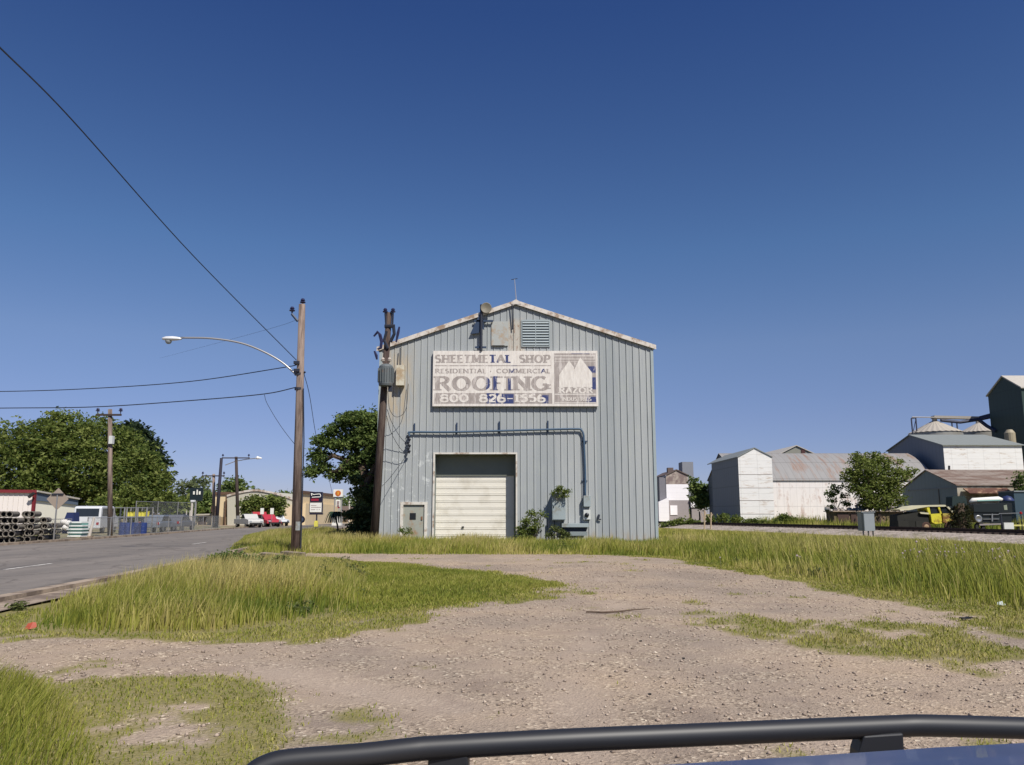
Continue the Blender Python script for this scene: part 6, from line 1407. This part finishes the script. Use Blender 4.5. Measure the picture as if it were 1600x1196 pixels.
wsl([(1454, 803.5), (1470, 802.5), (1471.5, 812), (1472, 818), (1462, 819), (1456, 816), (1455, 808)], 0, 1.8, 'front_door', yel)
wsl([(1473.5, 802.5), (1491, 802.5), (1491, 818.5), (1480, 818), (1474, 816)], .02, 1.76, 'rear_door', M('wreck_rusty_yellow', lin((190,178,80)), .6, var=.3, scale=3, dirt=lin((120,88,48)), dirt_amt=.48))
wsl([(1454, 791.3), (1469, 791.3), (1470, 802.4), (1455.5, 803.3)], .1, 1.6, 'window', glass); wsl([(1470, 791.5), (1483, 792), (1490, 800), (1491, 802.3), (1473.5, 802.4)], .1, 1.6, 'rear_window', glass)
wsl([(1465, 791.4), (1468, 791.4), (1471.5, 803), (1469, 803)], -.01, 1.82, 'door_pillar', yel); wsl([(1478, 791), (1481, 790.5), (1490, 800), (1487.5, 801)], 0, 1.8, 'rear_pillar', pale)
wsl([(1405, 796), (1415, 795.5), (1425, 791.5), (1440, 789.8), (1475, 789), (1482, 791), (1475, 792), (1450, 792), (1432, 795), (1420, 797.5), (1406, 797.8)], -.05, 1.9, 'roof_panel', pale)
wsl([(1437, 800.5), (1451, 801.5), (1451, 804), (1439, 803)], .0, 1.8, 'dashboard', pale)
for px in (1447.5, 1484):
    q = P(px, 821, YW); wh_ = MB().lathe((q.x, YW+.1, .42), [(.15, -.12), (.38, -.12), (.42, -.08), (.42, .1), (.15, .12)], 18, 'Y').build('wheel', M('rust_tyre', lin((74,54,46)), .9, var=.2), wk)
    MB().lathe((q.x, YW+.05, .42), [(.001, -.1), (.1, -.11), (.24, -.06), (.25, 0)], 14, 'Y').build('rim', M('rust_rim', lin((150,124,96)), .7, var=.25), wh_)
MB().obox((X(1440, 822, YW), YW+.3, .55), (1.2, .6, .7), rz=.2).obox((X(1425, 822, YW), YW+.4, .6), (1.0, .8, .8), rz=-.2).obox((X(1412, 822, YW), YW+.5, .5), (.9, 1.0, .9)).build('scrap_engine', wdk, wk)
# shrouded stump
st = empty('overgrown_post', (X(1501, 825, 68), 68, 0), 'tall dark vine covered stump between the yellow wreck and the black truck', 'stump')
MB().tube([(X(1501, 825, 68), 68, 0), (X(1500, 800, 68), 68, 2.4)], [.5, .4], 8).build('trunk', M('bark'), st)
crown('foliage', st, [tuple(P(1500, 812, 68)), tuple(P(1502, 800, 68)), tuple(P(1500, 822, 68))], [(.75, .6, .8), (.7, .6, .8), (.85, .6, .6)], 3200, .10, leafmat('dark_vine', (.012, .018, .008), (.03, .035, .014), (.06, .06, .025)))
MB().slab([P(1488, 777, 67.7), P(1490, 775.5, 67.7), P(1507, 775.5, 67.7), P(1510, 780, 67.7), P(1512, 791, 67.7), P(1488, 791, 67.7)], (0, 1, 0)).build('tarp', M('tarp_green', lin((22,40,40)), .7), st)
# black truck with white load
YT = 68; bt = empty('old_black_truck', (X(1550, 828, YT), YT, 0), 'old black flatbed truck with silver trim and a white tank on top', 'truck')
def ts(pts, y0, d, nm, mat, par=None): return MB().slab([(X(a, b_, YT), YT+y0, Z(b_, YT)) for a, b_ in pts], (0, d, 0)).build(nm, mat, par or bt)
tb2 = M('truck_black', lin((26,32,34)), .4, var=.15)
ts([(1521, 788), (1571, 786), (1581, 786), (1582, 801), (1522, 800)], 0, 2.0, 'cab', tb2); ts([(1522, 800.2), (1582, 801.2), (1582, 818), (1560, 818), (1524, 816)], .1, 1.9, 'body', tb2)
ts([(1568, 790), (1573, 789), (1574, 797), (1569, 797)], -.02, .015, 'window', M('truck_window', lin((130,136,120)), .4))
for z_ in (804, 811): ts([(1536, z_), (1561, z_-.5), (1561, z_+.8), (1536, z_+1)], -.02, .1, 'grille_bar', rim)
ts([(1549, 803), (1551, 803), (1551, 815), (1549, 815)], -.05, .02, 'grille_post', rim); ts([(1560, 802), (1592, 801.4), (1592, 802.4), (1560, 803.2)], -.06, .05, 'side_trim', rim)
ts([(1529, 819), (1563, 818), (1563, 820), (1530, 821.5)], -.1, .3, 'bumper', M('bumper_silver', lin((160,150,146)), .4, .5))
q = P(1528, 811, YT); hl = MB().lathe((q.x, YT-.1, q.z), [(.001, 0), (.2, -.02), (.28, -.06), (.33, .02), (.3, .2)], 16, 'Y').build('headlight', rim, bt, smooth=True)
for px in (1532, 1574): q = P(px, 824, YT); MB().lathe((q.x, YT+.1, .45), [(.15, -.1), (.4, -.1), (.45, 0), (.4, .15), (.15, .15)], 16, 'Y').build('wheel', tyre, bt)
lt_ = empty('white_tank', P(1545, 785, YT+1), 'white rounded tank lying across the top of the old black truck', 'tank')
MB().tube([P(1515, 784.5, YT+1), P(1520, 782, YT+1), P(1560, 780, YT+1), P(1566, 781, YT+1)], [.1, .2, .22, .12], 12).build('shell', M('sign_letter_white'), lt_, smooth=True)
MB().tube([P(1527, 783, YT+.65), P(1562, 782, YT+.65)], .05, 5).build('stripe', M('panel_green'), lt_)
lo_ = MB().lathe(P(1574, 781, YT+1), [(.001, .35), (.3, .25), (.5, 0), (.5, -.1)], 14).build('dome_cover', M('cart_blue'), smooth=True); tag(lo_, 'dark blue rounded dome cover beside the white tank on the truck', 'cover')
# grey box sign near rails, green object, yellow rail
q = P(1577, 822, 58); gbx = empty('small_trackside_box', (q.x, 58, 0), 'small pale grey box on a thin post beside the rails at right', 'box')
MB().box((X(1569, 820, 58), 58, Z(827, 58)), (X(1584, 820, 58), 58.3, Z(817, 58))).build('case', M('pale_box'), gbx); MB().tube([(X(1568, 820, 58), 58.2, 0), (X(1568, 820, 58), 58.2, Z(803, 58))], .05, 6).build('post', M('dark_steel'), gbx)
gr_ = empty('yellow_guard_rail', (X(1593, 820, 66), 66, 0), 'pale yellow rail on a black post at the far right', 'rail'); MB().box((X(1584, 820, 66), 66, Z(822.5, 66)), (X(1612, 820, 66), 66.1, Z(820, 66))).build('beam', M('rail_yellow', lin((190,184,110)), .6), gr_); MB().box((X(1592, 820, 66), 66.11, 0), (X(1593.5, 820, 66), 66.25, Z(817, 66))).build('post', blackp, gr_)
bv = empty('green_container', (X(1598, 790, 78), 78, 0), 'blue green container partly in view at the right edge', 'container'); MB().box((X(1587, 800, 78), 78, 0), (X(1625, 800, 78), 80.5, Z(768, 78))).build('body', M('container_green', lin((52,72,84)), .7, var=.08), bv); MB().box((X(1586.5, 800, 78), 77.9, Z(769, 78)), (X(1626, 800, 78), 80.6, Z(767, 78))).build('lid', gcor, bv)
q = P(1595, 802, 64); o = MB().lathe(q, [(.001, -.12), (.1, -.06), (.1, .06), (.001, .12)], 10).build('red_reflector', M('tail_red')); o2 = MB().tube([(q.x, q.y, -q.z+q.z*0), (q.x, q.y, q.z)], .03, 5).build('post', M('dark_steel')); o2.parent = o; tag(o, 'red rounded marker on a post at the right edge', 'marker')

# ================================================================== OWN TRUCK FRONT: guard bar and bonnet
tr = bpy.data.objects.new('pickup_truck_front', None); COL.objects.link(tr); tr.location = (0, 0, 0)
tag(tr, 'blue truck bonnet with a black tubular grille guard in the foreground', 'truck')
blk = M('guard_black', lin((34,35,39)), .5, var=.05, spec=.5)
m, nt, b = newmat('truck_blue'); n = noise(nt, 8, 4); c = mixc(nt, lin((50,64,104)), lin((72,86,128)), n.outputs[0]); nt.links.new(c, b.inputs['Base Color']); b.inputs['Roughness'].default_value = .35; b.inputs['Metallic'].default_value = .2; b.inputs['Coat Weight'].default_value = .15
blu = m
def D(px, py, d): return P(px, py, d)
bar = [(384, 1236, 1.70), (392, 1215, 1.70), (412, 1200, 1.71), (450, 1190, 1.72), (560, 1181, 1.74), (640, 1172, 1.755), (690, 1168, 1.765), (900, 1156.5, 1.80), (1100, 1148, 1.84), (1290, 1139.5, 1.88), (1400, 1135, 1.90), (1450, 1134, 1.905), (1600, 1138, 1.92), (1700, 1142, 1.93), (1760, 1152, 1.93), (1790, 1190, 1.93)]
MB().tube(curve([D(*p) for p in bar], 5), .0235, 16).build('grille_guard', blk, tr, smooth=True)
def upright(pts, d, nm):
    MB().slab([D(a, b_, d) for a, b_ in pts], (0, .05, 0)).build(nm, blk, tr, bevel=.004)
upright([(1350, 1150), (1412, 1146), (1414, 1180), (1418, 1340), (1332, 1340), (1342, 1176)], 1.87, 'guard_upright')
upright([(670, 1172), (730, 1170), (732, 1196), (734, 1340), (664, 1340), (668, 1200)], 1.755, 'guard_upright')
# bonnet: curved sheet with thickness, front edge seen rising to the right
rowsH = []
for k, t_ in enumerate(np.linspace(0, 1, 8)):
    row = []
    for px, py in ((700, 1212), (800, 1199), (950, 1184), (1100, 1175), (1250, 1166), (1420, 1155), (1600, 1146), (1750, 1148), (1900, 1160)):
        f_ = D(px, py, 1.52+.16*(px-700)/900); c_ = f_+Vector((-.14*t_, -.95*t_, .10*math.sin(t_*1.5)-.0)) if True else f_
        if k == 0: c_ = c_+Vector((0, .02, -.03))
        row.append(c_)
    rowsH.append(row)
hm = MB()
for r0, r1 in zip(rowsH, rowsH[1:]):
    for j in range(len(r0)-1): hm.quad(r0[j], r1[j], r1[j+1], r0[j+1])
fr_ = rowsH[0]; low = [p+Vector((0, .03, -.25)) for p in fr_]
for j in range(len(fr_)-1): hm.quad(low[j], fr_[j], fr_[j+1], low[j+1])
hm.build('bonnet', blu, tr, smooth=True)
